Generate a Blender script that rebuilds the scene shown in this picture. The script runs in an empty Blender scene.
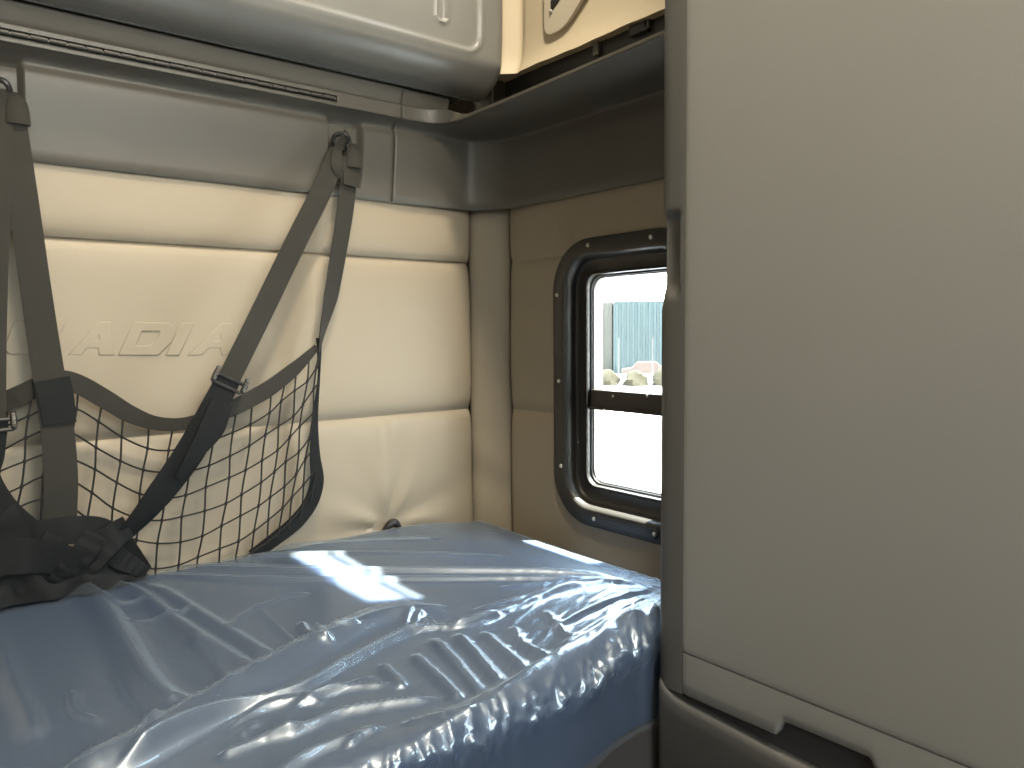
import bpy, bmesh, math, random
import numpy as np
from mathutils import Vector, Matrix
random.seed(4)
SC = bpy.context.scene
COL = SC.collection

# ------------------------------------------------------------------ camera
F_PX, YAW, PITCH, ROLL = 758.7, math.radians(38.741), math.radians(-3.879), math.radians(-0.483)
CAM = Vector((-1.2119, -1.5910, 0.0))
fwd = Vector((math.sin(YAW) * math.cos(PITCH), math.cos(YAW) * math.cos(PITCH), math.sin(PITCH)))
rgt0 = Vector((math.cos(YAW), -math.sin(YAW), 0))
up0 = rgt0.cross(fwd)
rgt = rgt0 * math.cos(ROLL) + up0 * math.sin(ROLL)
upv = -rgt0 * math.sin(ROLL) + up0 * math.cos(ROLL)
cd = bpy.data.cameras.new('camera')
cd.sensor_width = 36.0
cd.lens = F_PX / 1024 * 36.0
cd.clip_start = 0.02
cam = bpy.data.objects.new('camera', cd)
COL.objects.link(cam)
m = Matrix((rgt, upv, -fwd)).transposed().to_4x4()
m.translation = CAM
cam.matrix_world = m
SC.camera = cam


def at(px, py, axis, val):
    """point of the photograph taken onto the plane axis = val (0 x, 1 y, 2 z)"""
    v = fwd + rgt * ((px - 512) / F_PX) + upv * ((384 - py) / F_PX)
    t = (val - CAM[axis]) / v[axis]
    return CAM + v * t


# ------------------------------------------------------------------ materials
def nodes_of(mat):
    mat.use_nodes = True
    nt = mat.node_tree
    return nt, nt.nodes['Principled BSDF']


def make_mat(name, col, rough=0.5, spec=0.5, metal=0.0, grain=0.0, gscale=400.0, mottle=0.06, mscale=6.0,
             rvar=0.0, coat=0.0, sheen=0.0, detail=3.0):
    mat = bpy.data.materials.new(name)
    nt, b = nodes_of(mat)
    N, L = nt.nodes, nt.links
    b.inputs['Roughness'].default_value = rough
    b.inputs['Specular IOR Level'].default_value = spec
    b.inputs['Metallic'].default_value = metal
    b.inputs['Coat Weight'].default_value = coat
    b.inputs['Sheen Weight'].default_value = sheen
    tc = N.new('ShaderNodeTexCoord')
    n1 = N.new('ShaderNodeTexNoise')
    n1.inputs['Scale'].default_value = mscale
    n1.inputs['Detail'].default_value = 4
    L.new(tc.outputs['Object'], n1.inputs['Vector'])
    mx = N.new('ShaderNodeMix')
    mx.data_type = 'RGBA'
    c = Vector(col)
    mx.inputs[6].default_value = (*(c * (1 - mottle)), 1)
    mx.inputs[7].default_value = (*(c * (1 + mottle)), 1)
    L.new(n1.outputs['Fac'], mx.inputs[0])
    L.new(mx.outputs[2], b.inputs['Base Color'])
    if rvar:
        mr = N.new('ShaderNodeMapRange')
        mr.inputs[3].default_value = rough - rvar
        mr.inputs[4].default_value = rough + rvar
        L.new(n1.outputs['Fac'], mr.inputs[0])
        L.new(mr.outputs[0], b.inputs['Roughness'])
    if grain:
        n2 = N.new('ShaderNodeTexNoise')
        n2.inputs['Scale'].default_value = gscale
        n2.inputs['Detail'].default_value = detail
        L.new(tc.outputs['Object'], n2.inputs['Vector'])
        bp = N.new('ShaderNodeBump')
        bp.inputs['Strength'].default_value = grain
        bp.inputs['Distance'].default_value = 0.001
        L.new(n2.outputs['Fac'], bp.inputs['Height'])
        L.new(bp.outputs['Normal'], b.inputs['Normal'])
    return mat


M = {}
M['pad'] = make_mat('tan_vinyl', (0.325, 0.276, 0.205), 0.52, 0.35, grain=0.25, gscale=700, mottle=0.05, mscale=5)
M['trim'] = make_mat('charcoal_plastic', (0.106, 0.097, 0.080), 0.42, 0.45, grain=0.22, gscale=900, mottle=0.05)
M['cab'] = make_mat('grey_satin_plastic', (0.185, 0.182, 0.168), 0.30, 0.5, grain=0.12, gscale=900, mottle=0.04)
M['door'] = make_mat('grey_wardrobe_plastic', (0.235, 0.228, 0.210), 0.42, 0.5, grain=0.14, gscale=800, mottle=0.05, mscale=3)
M['edge'] = make_mat('shaded_wardrobe_edge', (0.085, 0.081, 0.072), 0.45, 0.4, grain=0.2, gscale=900)  # edge turns away from the light; that shade is put into the colour
M['base'] = make_mat('grey_lower_plastic', (0.062, 0.060, 0.056), 0.45, 0.4, grain=0.25, gscale=900)
M['black'] = make_mat('black_plastic', (0.022, 0.021, 0.020), 0.4, 0.5, grain=0.15)
M['frame'] = make_mat('window_frame_plastic', (0.032, 0.030, 0.027), 0.36, 0.5, grain=0.10, gscale=900)
M['rubber'] = make_mat('black_rubber', (0.015, 0.014, 0.013), 0.55, 0.4)
M['bar'] = make_mat('brown_black_bar', (0.030, 0.025, 0.021), 0.35, 0.5)
M['beige'] = make_mat('cream_plastic', (0.62, 0.53, 0.385), 0.5, 0.35, grain=0.2, gscale=600, mottle=0.04)
M['bezel'] = make_mat('pale_cream_bezel', (0.58, 0.52, 0.41), 0.45, 0.4)
M['steel'] = make_mat('screw_steel', (0.62, 0.60, 0.56), 0.28, 0.5, metal=1.0)
M['hinge'] = make_mat('grey_hinge_metal', (0.15, 0.14, 0.125), 0.38, 0.5, metal=0.6)
M['web'] = make_mat('charcoal_webbing', (0.029, 0.027, 0.022), 0.75, 0.25, grain=0.8, gscale=1300, mottle=0.12, mscale=25, sheen=0.05)
M['webdark'] = make_mat('black_webbing', (0.013, 0.014, 0.0145), 0.75, 0.15, grain=0.8, gscale=1300, mottle=0.25, mscale=25)
M['cord'] = make_mat('black_cord', (0.014, 0.013, 0.012), 0.7, 0.3)
M['navy'] = make_mat('navy_fabric', (0.020, 0.038, 0.085), 0.8, 0.2, grain=0.5, gscale=1200, mottle=0.08)
M['bunk'] = make_mat('brown_grey_bunk_panel', (0.050, 0.046, 0.045), 0.85, 0.1, grain=0.3)
M['liner'] = make_mat('liner_board', (0.30, 0.275, 0.235), 0.7, 0.3)
M['ceil'] = make_mat('headliner', (0.70, 0.65, 0.56), 0.85, 0.2, grain=0.4)
M['floor'] = make_mat('rubber_floor', (0.07, 0.068, 0.064), 0.7, 0.3, grain=0.5, gscale=200)
M['ground'] = make_mat('pale_concrete_yard', (0.55, 0.53, 0.50), 0.9, 0.1, mottle=0.12, mscale=0.3)
M['bldg'] = make_mat('blue_corrugated_metal', (0.022, 0.032, 0.034), 0.5, 0.1, mottle=0.12, mscale=0.4)
M['bldgw'] = make_mat('pale_corrugated_metal', (0.037, 0.038, 0.034), 0.5, 0.1, mottle=0.05, mscale=0.4)
M['bush'] = make_mat('dry_shrub', (0.017, 0.0155, 0.010), 0.9, 0.1, mottle=0.4, mscale=3)
M['car'] = make_mat('faded_red_paint', (0.026, 0.017, 0.014), 0.4, 0.3)
M['post'] = make_mat('grey_post', (0.03, 0.03, 0.03), 0.6, 0.2)


def schlick(nt, ior, normal=None):
    """two-sided Fresnel factor of a thin sheet"""
    N, L = nt.nodes, nt.links
    g = N.new('ShaderNodeNewGeometry')
    d = N.new('ShaderNodeVectorMath')
    d.operation = 'DOT_PRODUCT'
    L.new(g.outputs['Incoming'], d.inputs[0])
    L.new(normal if normal else g.outputs['Normal'], d.inputs[1])

    def mth(op, a, b=None):
        m_ = N.new('ShaderNodeMath')
        m_.operation = op
        m_.use_clamp = True
        for k, q in enumerate((a, b)):
            if q is None:
                continue
            if isinstance(q, (int, float)):
                m_.inputs[k].default_value = q
            else:
                L.new(q, m_.inputs[k])
        return m_.outputs[0]
    ab = N.new('ShaderNodeMath')
    ab.operation = 'ABSOLUTE'
    L.new(d.outputs['Value'], ab.inputs[0])
    r0 = ((ior - 1) / (ior + 1)) ** 2
    inv = mth('SUBTRACT', 1.0, ab.outputs[0])
    p5 = mth('POWER', inv, 5.0)
    return mth('ADD', mth('MULTIPLY', p5, 1 - r0), r0)


def glass_mat(name, tint, refl_rough=0.0, alpha_gloss=1.0):
    mat = bpy.data.materials.new(name)
    mat.use_nodes = True
    nt = mat.node_tree
    N, L = nt.nodes, nt.links
    N.clear()
    out = N.new('ShaderNodeOutputMaterial')
    mix = N.new('ShaderNodeMixShader')
    tr = N.new('ShaderNodeBsdfTransparent')
    tr.inputs['Color'].default_value = (*tint, 1)
    gl = N.new('ShaderNodeBsdfGlossy')
    gl.inputs['Roughness'].default_value = refl_rough
    L.new(schlick(nt, 1.45), mix.inputs[0])
    L.new(tr.outputs[0], mix.inputs[1])
    L.new(gl.outputs[0], mix.inputs[2])
    L.new(mix.outputs[0], out.inputs[0])
    return mat


M['glass'] = glass_mat('window_glass', (0.93, 0.96, 0.95))


def film_mat():
    """thin polythene: mostly clear, a little milky, glossy by angle"""
    mat = bpy.data.materials.new('clear_plastic_film')
    mat.use_nodes = True
    nt = mat.node_tree
    N, L = nt.nodes, nt.links
    N.clear()
    out = N.new('ShaderNodeOutputMaterial')
    tc = N.new('ShaderNodeTexCoord')
    mp = N.new('ShaderNodeMapping')
    mp.inputs['Rotation'].default_value = (0, 0, math.radians(-24))
    mp.inputs['Scale'].default_value = (7, 42, 12)
    L.new(tc.outputs['Object'], mp.inputs['Vector'])
    n1 = N.new('ShaderNodeTexNoise')
    n1.inputs['Scale'].default_value = 1.6
    n1.inputs['Detail'].default_value = 5
    n1.inputs['Roughness'].default_value = 0.55
    n1.inputs['Distortion'].default_value = 0.6
    L.new(mp.outputs[0], n1.inputs['Vector'])
    bp = N.new('ShaderNodeBump')
    bp.inputs['Strength'].default_value = 0.06
    bp.inputs['Distance'].default_value = 0.003
    L.new(n1.outputs['Fac'], bp.inputs['Height'])
    tr = N.new('ShaderNodeBsdfTransparent')
    tr.inputs['Color'].default_value = (0.94, 0.96, 0.98, 1)
    df = N.new('ShaderNodeBsdfDiffuse')
    df.inputs['Color'].default_value = (0.55, 0.68, 0.84, 1)
    gl = N.new('ShaderNodeBsdfGlossy')
    gl.inputs['Roughness'].default_value = 0.19
    g2 = N.new('ShaderNodeBsdfGlossy')
    g2.inputs['Roughness'].default_value = 0.42
    for q in (gl, g2):
        q.inputs['Color'].default_value = (0.80, 0.91, 1.0, 1)
    for q in (df, gl, g2):
        L.new(bp.outputs['Normal'], q.inputs['Normal'])
    mg = N.new('ShaderNodeMixShader')
    mg.inputs[0].default_value = 0.6
    L.new(gl.outputs[0], mg.inputs[1])
    L.new(g2.outputs[0], mg.inputs[2])
    m1 = N.new('ShaderNodeMixShader')
    m1.inputs[0].default_value = 0.05
    L.new(tr.outputs[0], m1.inputs[1])
    L.new(df.outputs[0], m1.inputs[2])
    fac = schlick(nt, 2.35, bp.outputs['Normal'])
    m2 = N.new('ShaderNodeMixShader')
    L.new(fac, m2.inputs[0])
    L.new(m1.outputs[0], m2.inputs[1])
    L.new(mg.outputs[0], m2.inputs[2])
    L.new(m2.outputs[0], out.inputs[0])
    return mat


M['film'] = film_mat()


# ------------------------------------------------------------------ mesh helpers
def link(name, me, mat, parent=None, smooth=True):
    o = bpy.data.objects.new(name, me)
    COL.objects.link(o)
    if mat:
        me.materials.append(mat)
    if parent:
        o.parent = parent
    if smooth:
        me.polygons.foreach_set('use_smooth', [True] * len(me.polygons))
    return o


def mesh_obj(name, verts, faces, mat, parent=None, smooth=True, sharp=None):
    me = bpy.data.meshes.new(name)
    me.from_pydata([tuple(v) for v in verts], [], [tuple(f) for f in faces])
    bm = bmesh.new()
    bm.from_mesh(me)
    bmesh.ops.recalc_face_normals(bm, faces=bm.faces)
    bm.to_mesh(me)
    bm.free()
    o = link(name, me, mat, parent, smooth)
    if smooth and sharp is not None:
        me.set_sharp_from_angle(angle=math.radians(sharp))
    return o


def empty(name, loc=(0, 0, 0)):
    o = bpy.data.objects.new(name, None)
    o.location = loc
    o.empty_display_size = 0.1
    COL.objects.link(o)
    return o


def tag(o, label=None, cat=None, group=None, kind=None):
    if label:
        o['label'] = label
    if cat:
        o['category'] = cat
    if group:
        o['group'] = group
    if kind:
        o['kind'] = kind
    return o


def grid_faces(nu, nv, close_u=False, close_v=False):
    f = []
    for i in range(nu if close_u else nu - 1):
        for j in range(nv if close_v else nv - 1):
            a, b = i, (i + 1) % nu
            c, d = j, (j + 1) % nv
            f.append((a * nv + c, b * nv + c, b * nv + d, a * nv + d))
    return f


class MB:
    def __init__(s):
        s.v, s.f = [], []

    def add(s, verts, faces):
        n = len(s.v)
        s.v += [tuple(v) for v in verts]
        s.f += [tuple(i + n for i in q) for q in faces]
        return s

    def box(s, x0, x1, y0, y1, z0, z1):
        vs = [(x, y, z) for x in (x0, x1) for y in (y0, y1) for z in (z0, z1)]
        return s.add(vs, [(0, 1, 3, 2), (4, 6, 7, 5), (0, 4, 5, 1), (2, 3, 7, 6), (0, 2, 6, 4), (1, 5, 7, 3)])

    def tube(s, pts, r, n=8, caps=True):
        pts = [Vector(p) for p in pts]
        rs = r if isinstance(r, (list, tuple)) else [r] * len(pts)
        ring = []
        up = None
        for i, p in enumerate(pts):
            t = (pts[min(i + 1, len(pts) - 1)] - pts[max(i - 1, 0)])
            if t.length < 1e-9:
                t = Vector((0, 0, 1))
            t.normalize()
            if up is None:
                up = t.orthogonal().normalized()
            up = (up - t * up.dot(t))
            up = up.normalized() if up.length > 1e-6 else t.orthogonal().normalized()
            bi = t.cross(up)
            for k in range(n):
                a = 2 * math.pi * k / n
                ring.append(p + (up * math.cos(a) + bi * math.sin(a)) * rs[i])
        fs = grid_faces(len(pts), n, False, True)
        if caps:
            fs += [tuple(range(n)), tuple((len(pts) - 1) * n + k for k in range(n))]
        return s.add(ring, fs)

    def build(s, name, mat, parent=None, smooth=True, sharp=35, bevel=0.0, seg=2):
        o = mesh_obj(name, s.v, s.f, mat, parent, smooth, sharp)
        if bevel:
            md = o.modifiers.new('bevel', 'BEVEL')
            md.width = bevel
            md.segments = seg
            md.limit_method = 'ANGLE'
            md.angle_limit = math.radians(35)
            md.harden_normals = True
        return o


def smooth_path(pts, n):
    """Catmull-Rom through pts (Vectors), n samples in all, even in parameter"""
    P = [Vector(p) for p in pts]
    P = [P[0] * 2 - P[1]] + P + [P[-1] * 2 - P[-2]]
    out = []
    segs = len(P) - 3
    for i in range(n):
        t = i / (n - 1) * segs
        k = min(int(t), segs - 1)
        t -= k
        a, b, c, d = P[k:k + 4]
        out.append(0.5 * ((2 * b) + (c - a) * t + (2 * a - 5 * b + 4 * c - d) * t * t + (3 * b - a - 3 * c + d) * t ** 3))
    return out


def ribbon(mb, pts, widths, n=40, thick=0.0022, twist=None, face=Vector((0, -1, 0)), wob=0.0):
    """flat webbing along pts; widths per control point; twist in radians about its own length"""
    c = smooth_path(pts, n)
    k = len(pts) - 1

    def lerp(arr, t):
        t *= k
        i = min(int(t), k - 1)
        return arr[i] + (arr[i + 1] - arr[i]) * (t - i)
    ring = []
    for i, p in enumerate(c):
        t = i / (n - 1)
        tg = (c[min(i + 1, n - 1)] - c[max(i - 1, 0)]).normalized()
        nrm = (face - tg * face.dot(tg)).normalized()
        side = tg.cross(nrm).normalized()
        if twist:
            a = lerp(twist, t)
            side, nrm = side * math.cos(a) + nrm * math.sin(a), nrm * math.cos(a) - side * math.sin(a)
        w = lerp(widths, t) / 2
        off = nrm * (wob * math.sin(i * 0.9))
        h = thick / 2
        bow = nrm * (h * 1.2)
        top = ((1, .2), (.82, 1.5), (.62, .7), (.42, 1.9), (.2, .9), (0, 2.0), (-.2, .9), (-.42, 1.9), (-.62, .7), (-.82, 1.5), (-1, .2))
        ring += [p + off + side * (w * q) + nrm * (h + .0004 * (e - 1)) for q, e in top] + [p + off - side * w - nrm * h, p + off + side * w - nrm * h]
    fs = grid_faces(n, 13, False, True)
    fs += [tuple(range(13)), tuple((n - 1) * 13 + j for j in range(13))]
    mb.add(ring, fs)
    return c


def solid_grid(P, back):
    """P[i][j] front points, back[i][j] rear points: a closed slab"""
    nu, nv = len(P), len(P[0])
    v = [p for r in P for p in r] + [p for r in back for p in r]
    f = grid_faces(nu, nv)
    n = nu * nv
    f += [tuple(n + i for i in reversed(q)) for q in grid_faces(nu, nv)]
    for i in range(nu - 1):
        for j in (0, nv - 1):
            f.append((i * nv + j, (i + 1) * nv + j, n + (i + 1) * nv + j, n + i * nv + j))
    for j in range(nv - 1):
        for i in (0, nu - 1):
            f.append((i * nv + j, i * nv + j + 1, n + i * nv + j + 1, n + i * nv + j))
    return v, f


def lin(a, b, n):
    return [a + (b - a) * i / (n - 1) for i in range(n)]


def sstep(a, b, x):
    t = min(1, max(0, (x - a) / (b - a)))
    return t * t * (3 - 2 * t)


# ------------------------------------------------------------------ setting: shell of the sleeper
XL, YF, ZF, ZC = -2.15, -3.4, -0.95, 2.05
BK = 0.035           # hard wall plane behind the padding
SEAM_HI, SEAM_LO, PAD_TOP, PAD_BOT = 0.1777, -0.1936, 0.325, -0.66
SEAMS = (PAD_BOT, SEAM_LO, SEAM_HI, PAD_TOP + .06)


def puff(z, depth=0.015, w=0.016):
    t = min(abs(z - s) for s in SEAMS)
    return depth * (1 - math.exp(-t / w)) + 0.004


wall_back = MB().box(XL - .05, .10, BK, BK + .05, ZF, ZC).build('wall_back', M['liner'], None, False)
tag(wall_back, 'rear wall of the sleeper behind the bunk with tan quilted vinyl padding', 'wall', kind='structure')


def zs_for(lo, hi, dz):
    zz = set(np.round(np.arange(lo, hi + 1e-6, dz), 4).tolist())
    for s in (SEAM_HI, SEAM_LO):
        for d in (-.02, -.014, -.009, -.005, -.0025, -.001, 0, .001, .0025, .005, .009, .014, .02):
            zz.add(round(s + d, 4))
    return sorted(zz)


TX, TZ = -0.325, -0.455          # where the padding is drawn in beside the mattress


def back_y(x, z):
    y = -puff(z)
    if z > SEAM_HI:
        y -= .003 - .004 * (z - SEAM_HI) / .14
    elif z > SEAM_LO:
        y += .004 * math.exp(-(SEAM_HI - z) / .05)
    dx, dz = x - TX, z - TZ
    r = math.hypot(dx, dz)
    if r < .40 and z < SEAM_LO:
        th = math.atan2(dz, dx)
        fall = math.exp(-r / .12) * min(1, (r / .06) ** 2) * sstep(0, .02, SEAM_LO - z)
        y -= 0.0085 * fall * (math.sin(th * 7.0 + .9 + 4 * r) + .5 * math.sin(th * 11 + 2 - 3 * r))
        y += .012 * math.exp(-(r / .045) ** 2)
    # a vertical pucker under the lower seam
    if z < SEAM_LO + .01:
        d = SEAM_LO - z
        y -= 0.006 * math.exp(-((x + .315 + .02 * d) / .012) ** 2) * sstep(0, .03, d) * (1 - sstep(.10, .22, d))
        y -= 0.004 * math.exp(-((x + .350 - .05 * d) / .012) ** 2) * sstep(0, .03, d) * (1 - sstep(.06, .14, d))
    # slow waves of soft vinyl
    y -= 0.0010 * math.sin(x * 21 + 3 * z) * math.sin(z * 17 + 1.3 * x)
    # curve in at the right edge
    e = -.076 - x
    y += .012 * math.exp(-e / .008)
    return y


xs = sorted(set(np.round(np.concatenate([np.arange(XL, -1.15, .05), np.arange(-1.15, -.10, .008), np.arange(-.10, -.0759, .003)]), 4).tolist() + [-.076]))
zs = zs_for(PAD_BOT, PAD_TOP, .012)
P = [[(x, back_y(x, z), z) for z in zs] for x in xs]
Bk = [[(x, BK - .001, z) for z in zs] for x in xs]
v, f = solid_grid(P, Bk)
mesh_obj('padded_panel', v, f, M['pad'], wall_back, True, 60)
pb = MB()
for s in (SEAM_HI, SEAM_LO):
    pb.tube([(x, back_y(x, s) - .0005, s + .0012) for x in xs], .0016, 6)
pb.build('seam_piping', M['pad'], wall_back)


# raised lettering, drawn on the padding
def letter(name, outlines, dx=0.0):
    cu = bpy.data.curves.new(name, 'CURVE')
    cu.dimensions = '2D'
    cu.fill_mode = 'BOTH'
    cu.extrude = .0012
    cu.bevel_depth = .0022
    cu.bevel_resolution = 2
    cu.offset = -.0015
    for pts in outlines:
        sp = cu.splines.new('POLY')
        w = [at(px, py, 1, -.018) for px, py in pts]
        sp.points.add(len(w) - 1)
        for k, p in enumerate(w):
            sp.points[k].co = (p.x + dx, p.z, 0, 1)
        sp.use_cyclic_u = True
    t = bpy.data.objects.new('tmp', cu)
    COL.objects.link(t)
    dg = bpy.context.evaluated_depsgraph_get()
    me = bpy.data.meshes.new_from_object(t.evaluated_get(dg))
    bpy.data.objects.remove(t)
    me.transform(Matrix.Rotation(math.pi / 2, 4, 'X'))
    me.transform(Matrix.Translation((0, -.0176, 0)))
    me.materials.clear()
    o = link(name, me, M['pad'], wall_back, True)
    me.set_sharp_from_angle(angle=math.radians(50))
    return o


LC = [[(17, 321), (66, 322), (61, 332), (31, 331), (25, 344), (54, 345), (49, 355), (9, 354), (4, 348), (12, 326)]]
LA = [[(68, 355), (99, 322), (110, 322), (114, 355), (99, 355), (98, 348), (87, 348), (81, 355)], [(93, 341), (99, 334), (100, 341)]]
LD = [[(118, 355), (134, 322), (168, 323), (175, 328), (172, 341), (158, 355)], [(135, 346), (142, 331), (160, 331), (158, 338), (150, 346)]]
LI = [[(166, 355), (181, 323), (194, 323), (179, 355)]]
LA2 = [[(188, 355), (221, 323), (231, 323), (236, 355), (221, 355), (220, 348), (208, 348), (202, 355)], [(214, 341), (220, 334), (221, 341)]]
LS = [[(16, 321), (66, 322), (61, 331), (30, 331), (28, 334), (60, 335), (64, 340), (56, 352), (50, 355), (6, 354), (10, 346), (43, 346), (45, 343), (12, 342), (8, 338), (12, 325)]]
lt = 'raised tan letter pressed into the vinyl'
for nm, ol, dx in (('lettering', LC, 0), ('lettering', LA, 0), ('lettering', LD, 0), ('lettering', LI, 0), ('lettering', LA2, 0),
                   ('lettering', LS, -.118), ('lettering', LA, -.222), ('lettering', LC, -.325)):
    letter(nm, ol, dx)

# corner strip
CN = 14
wc = []
zc = zs_for(PAD_BOT, PAD_TOP, .012)
P, Bk = [], []
for i in range(CN + 1):
    t = i / CN
    x, y = -.076 + .076 * t, -.077 * t
    bul = .012 * (1 - abs(2 * t - 1) ** 4) - .010
    row, rb = [], []
    for z in zc:
        wv = .0025 * math.sin(z * 40 + t * 3) * math.exp(-((z + .35) / .1) ** 2)
        row.append((x - (bul + wv) * .707, y - (bul + wv) * .707, z))
        rb.append((x + .03, y + .03, z))
    P.append(row)
    Bk.append(rb)
v, f = solid_grid(P, Bk)
o = mesh_obj('wall_corner', v, f, M['pad'], None, True, 60)
tag(o, 'narrow upright tan padded strip filling the corner between rear wall and window wall', 'wall', kind='structure')

# right wall: hard board with openings, and the padding around the window
WY0, WY1, WZ0, WZ1 = -.683, -.257, -.440, .208         # outer edge of the window frame
WCY, WCZ = (WY0 + WY1) / 2, (WZ0 + WZ1) / 2
SUNA, SUNB = .32, .20                                    # sun travel (-a, +b, -1)
UZ0, UZ1 = 1.297, 1.700  # opening of the added unseen window, placed to cast the sun patch
UY0, UY1 = -.868, -.505


def board_x(mb, x0, x1, y0, y1, z0, z1, holes):
    ys = sorted({y0, y1} | {h[0] for h in holes} | {h[1] for h in holes})
    zz = sorted({z0, z1} | {h[2] for h in holes} | {h[3] for h in holes})
    for a, b in zip(ys, ys[1:]):
        for c, d in zip(zz, zz[1:]):
            cy, cz = (a + b) / 2, (c + d) / 2
            if any(h[0] < cy < h[1] and h[2] < cz < h[3] for h in holes):
                continue
            mb.box(x0, x1, a, b, c, d)


wb = MB()
DR = (-3.05, -2.15, .55, .75)
board_x(wb, BK, BK + .05, YF, .085, ZF, ZC, [(WY0 + .045, WY1 - .045, WZ0 + .045, WZ1 - .045), (UY0, UY1, UZ0, UZ1), DR])
wall_right = wb.build('wall_right', M['liner'], None, False)
tag(wall_right, 'side wall of the sleeper with tan padding around the window', 'wall', kind='structure')


def rr_pts(cy, cz, hw, hh, r, n=10):
    out = []
    for q, (sy, sz) in enumerate(((1, 1), (-1, 1), (-1, -1), (1, -1))):
        for k in range(n + 1):
            a = math.pi / 2 * (q + k / n)
            out.append((cy + sy * (hw - r) + r * math.cos(a), cz + sz * (hh - r) + r * math.sin(a)))
    return out


def in_rr(y, z, hw, hh, r):
    dy, dz = abs(y - WCY), abs(z - WCZ)
    if dy > hw or dz > hh:
        return False
    if dy > hw - r and dz > hh - r:
        return math.hypot(dy - hw + r, dz - hh + r) < r
    return True


def right_x(y, z):
    x = -puff(z, .007) + .003
    e = -.077 - y
    x += .011 * math.exp(-e / .008)
    # creases running down from the trim above the frame
    for yc, w, h in ((-.255, .008, .004), (-.285, .010, .003)):
        x -= h * math.exp(-((y - yc - .1 * (z - .25)) / w) ** 2) * sstep(.19, .23, z) * (1 - sstep(.30, .33, z))
    x -= .0015 * math.sin(y * 23 + z * 9) * math.sin(z * 13)
    return x


ys = sorted(set(np.round(np.concatenate([np.arange(-.86, -.10, .010), np.arange(-.10, -.0769, .003)]), 4).tolist() + [-.077]))
zs = zs_for(PAD_BOT, PAD_TOP, .012)
v, f = [], []
for y in ys:
    for z in zs:
        v.append((right_x(y, z), y, z))
nv = len(zs)
for q in grid_faces(len(ys), nv):
    cy = sum(v[k][1] for k in q) / 4
    cz = sum(v[k][2] for k in q) / 4
    if in_rr(cy, cz, (WY1 - WY0) / 2 - .03, (WZ1 - WZ0) / 2 - .03, .10):
        continue
    f.append(q)
o = mesh_obj('padded_panel', v, f, M['pad'], wall_right, True, 60)
md = o.modifiers.new('solid', 'SOLIDIFY')
md.thickness = .002
md.offset = 0
pb = MB()
for s in (SEAM_HI, SEAM_LO):
    pb.tube([(right_x(y, s) - .0005, y, s + .001) for y in ys if y > WY1 - .02], .0015, 6)
pb.build('seam_piping', M['pad'], wall_right)

# remaining shell
fl = MB().box(XL - .05, .10, YF - .05, .085, ZF - .05, ZF).build('floor', M['floor'], None, False)
tag(fl, 'dark rubber floor of the cab', 'floor', kind='structure')
cm = MB().box(XL - .05, .10, YF - .05, .085, ZC, ZC + .05)
ce = cm.build('ceiling', M['ceil'], None, False)
tag(ce, 'pale headliner above the sleeper', 'ceiling', kind='structure')
wb = MB()
board_x(wb, XL - .05, XL, YF, .085, ZF, ZC, [])
wl = wb.build('wall_left', M['liner'], None, False)
tag(wl, 'plain pale opposite side wall of the cab', 'wall', kind='structure')
wf = MB()
for (a, b, c, d) in ((XL, .05, ZF, .38), (XL, .05, .86, ZC), (XL, XL + .12, .38, .86), (-.07, .05, .38, .86)):
    wf.box(a, b, YF - .05, YF, c, d)
wf = wf.build('wall_front', M['trim'], None, False)
tag(wf, 'front of the cab below and above the windscreen', 'wall', kind='structure')
for nm, bx in (('window_2', (BK + .02, BK + .025, UY0, UY1, UZ0, UZ1)), ('window_3', (XL + .12, -.07, YF - .03, YF - .025, .38, .86)),
               ('window_4', (BK + .02, BK + .025, DR[0], DR[1], DR[2], DR[3]))):
    w = MB().box(*bx).build(nm, M['glass'], None, False)
    tag(w, {'window_2': 'small unseen window added high in the side wall for the sun patch', 'window_3': 'windscreen at the front of the cab',
            'window_4': 'driver door window'}[nm], 'window', kind='structure')
    if nm == 'window_2':
        MB().box(BK + .006, BK + .012, UY0, UY1, 1.368, 1.392).build('window_bar', M['bar'], w)  # bar put in to split the sun patch

# ------------------------------------------------------------------ window_1
win = empty('window_1', (0, WCY, WZ0))
win['kind'] = 'structure'
tag(win, 'black rounded sleeper window with screwed flange and cross bar beside the wardrobe', 'window')
HW, HH, RO = (WY1 - WY0) / 2, (WZ1 - WZ0) / 2, .115


def ring_mesh(name, prof, mat, base=(HW, HH, RO), n=12, closed=False, parent=win, rmin=.030):
    vs = []
    nper = 0
    for d, x in prof:
        pts = rr_pts(WCY, WCZ + .055 * d, base[0] - d, base[1] - d * .97, max(base[2] - d, rmin), n)
        nper = len(pts)
        vs += [(x, y, z) for y, z in pts]
    vv = [Vector(q) - Vector(win.location) for q in vs]
    return mesh_obj(name, vv, grid_faces(len(prof), nper, closed, True), mat, parent, True, 40)


# flange, raised bead, funnel
prof = [(.0, .012), (-.001, -.010), (.001, -.0165), (.004, -.0180), (.030, -.0185), (.036, -.0185), (.0395, -.0165), (.0425, -.0120), (.0450, -.004),
        (.0465, .004), (.0480, .0100), (.0505, .0130), (.055, .0140), (.077, .0140), (.080, .0125), (.0825, .0095), (.0850, .0090), (.0865, .0115), (.087, .020), (.087, .060)]
ring_mesh('frame', prof, M['frame'])
ring_mesh('seal', [(.0860, .050), (.0862, .022), (.0885, .019), (.0910, .020), (.0925, .026), (.0930, .050)], M['rubber'], closed=True)
tag(ring_mesh('inner_rim', [(.0910, .052), (.0910, .028), (.0925, .0245), (.0945, .0245), (.0955, .029), (.0960, .052)], M['hinge'], closed=True), 'grey metal rim round the panes')
GX = .034
BZ1, BZ0 = at(640, 393, 0, .018).z, at(640, 412, 0, .018).z


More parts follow.
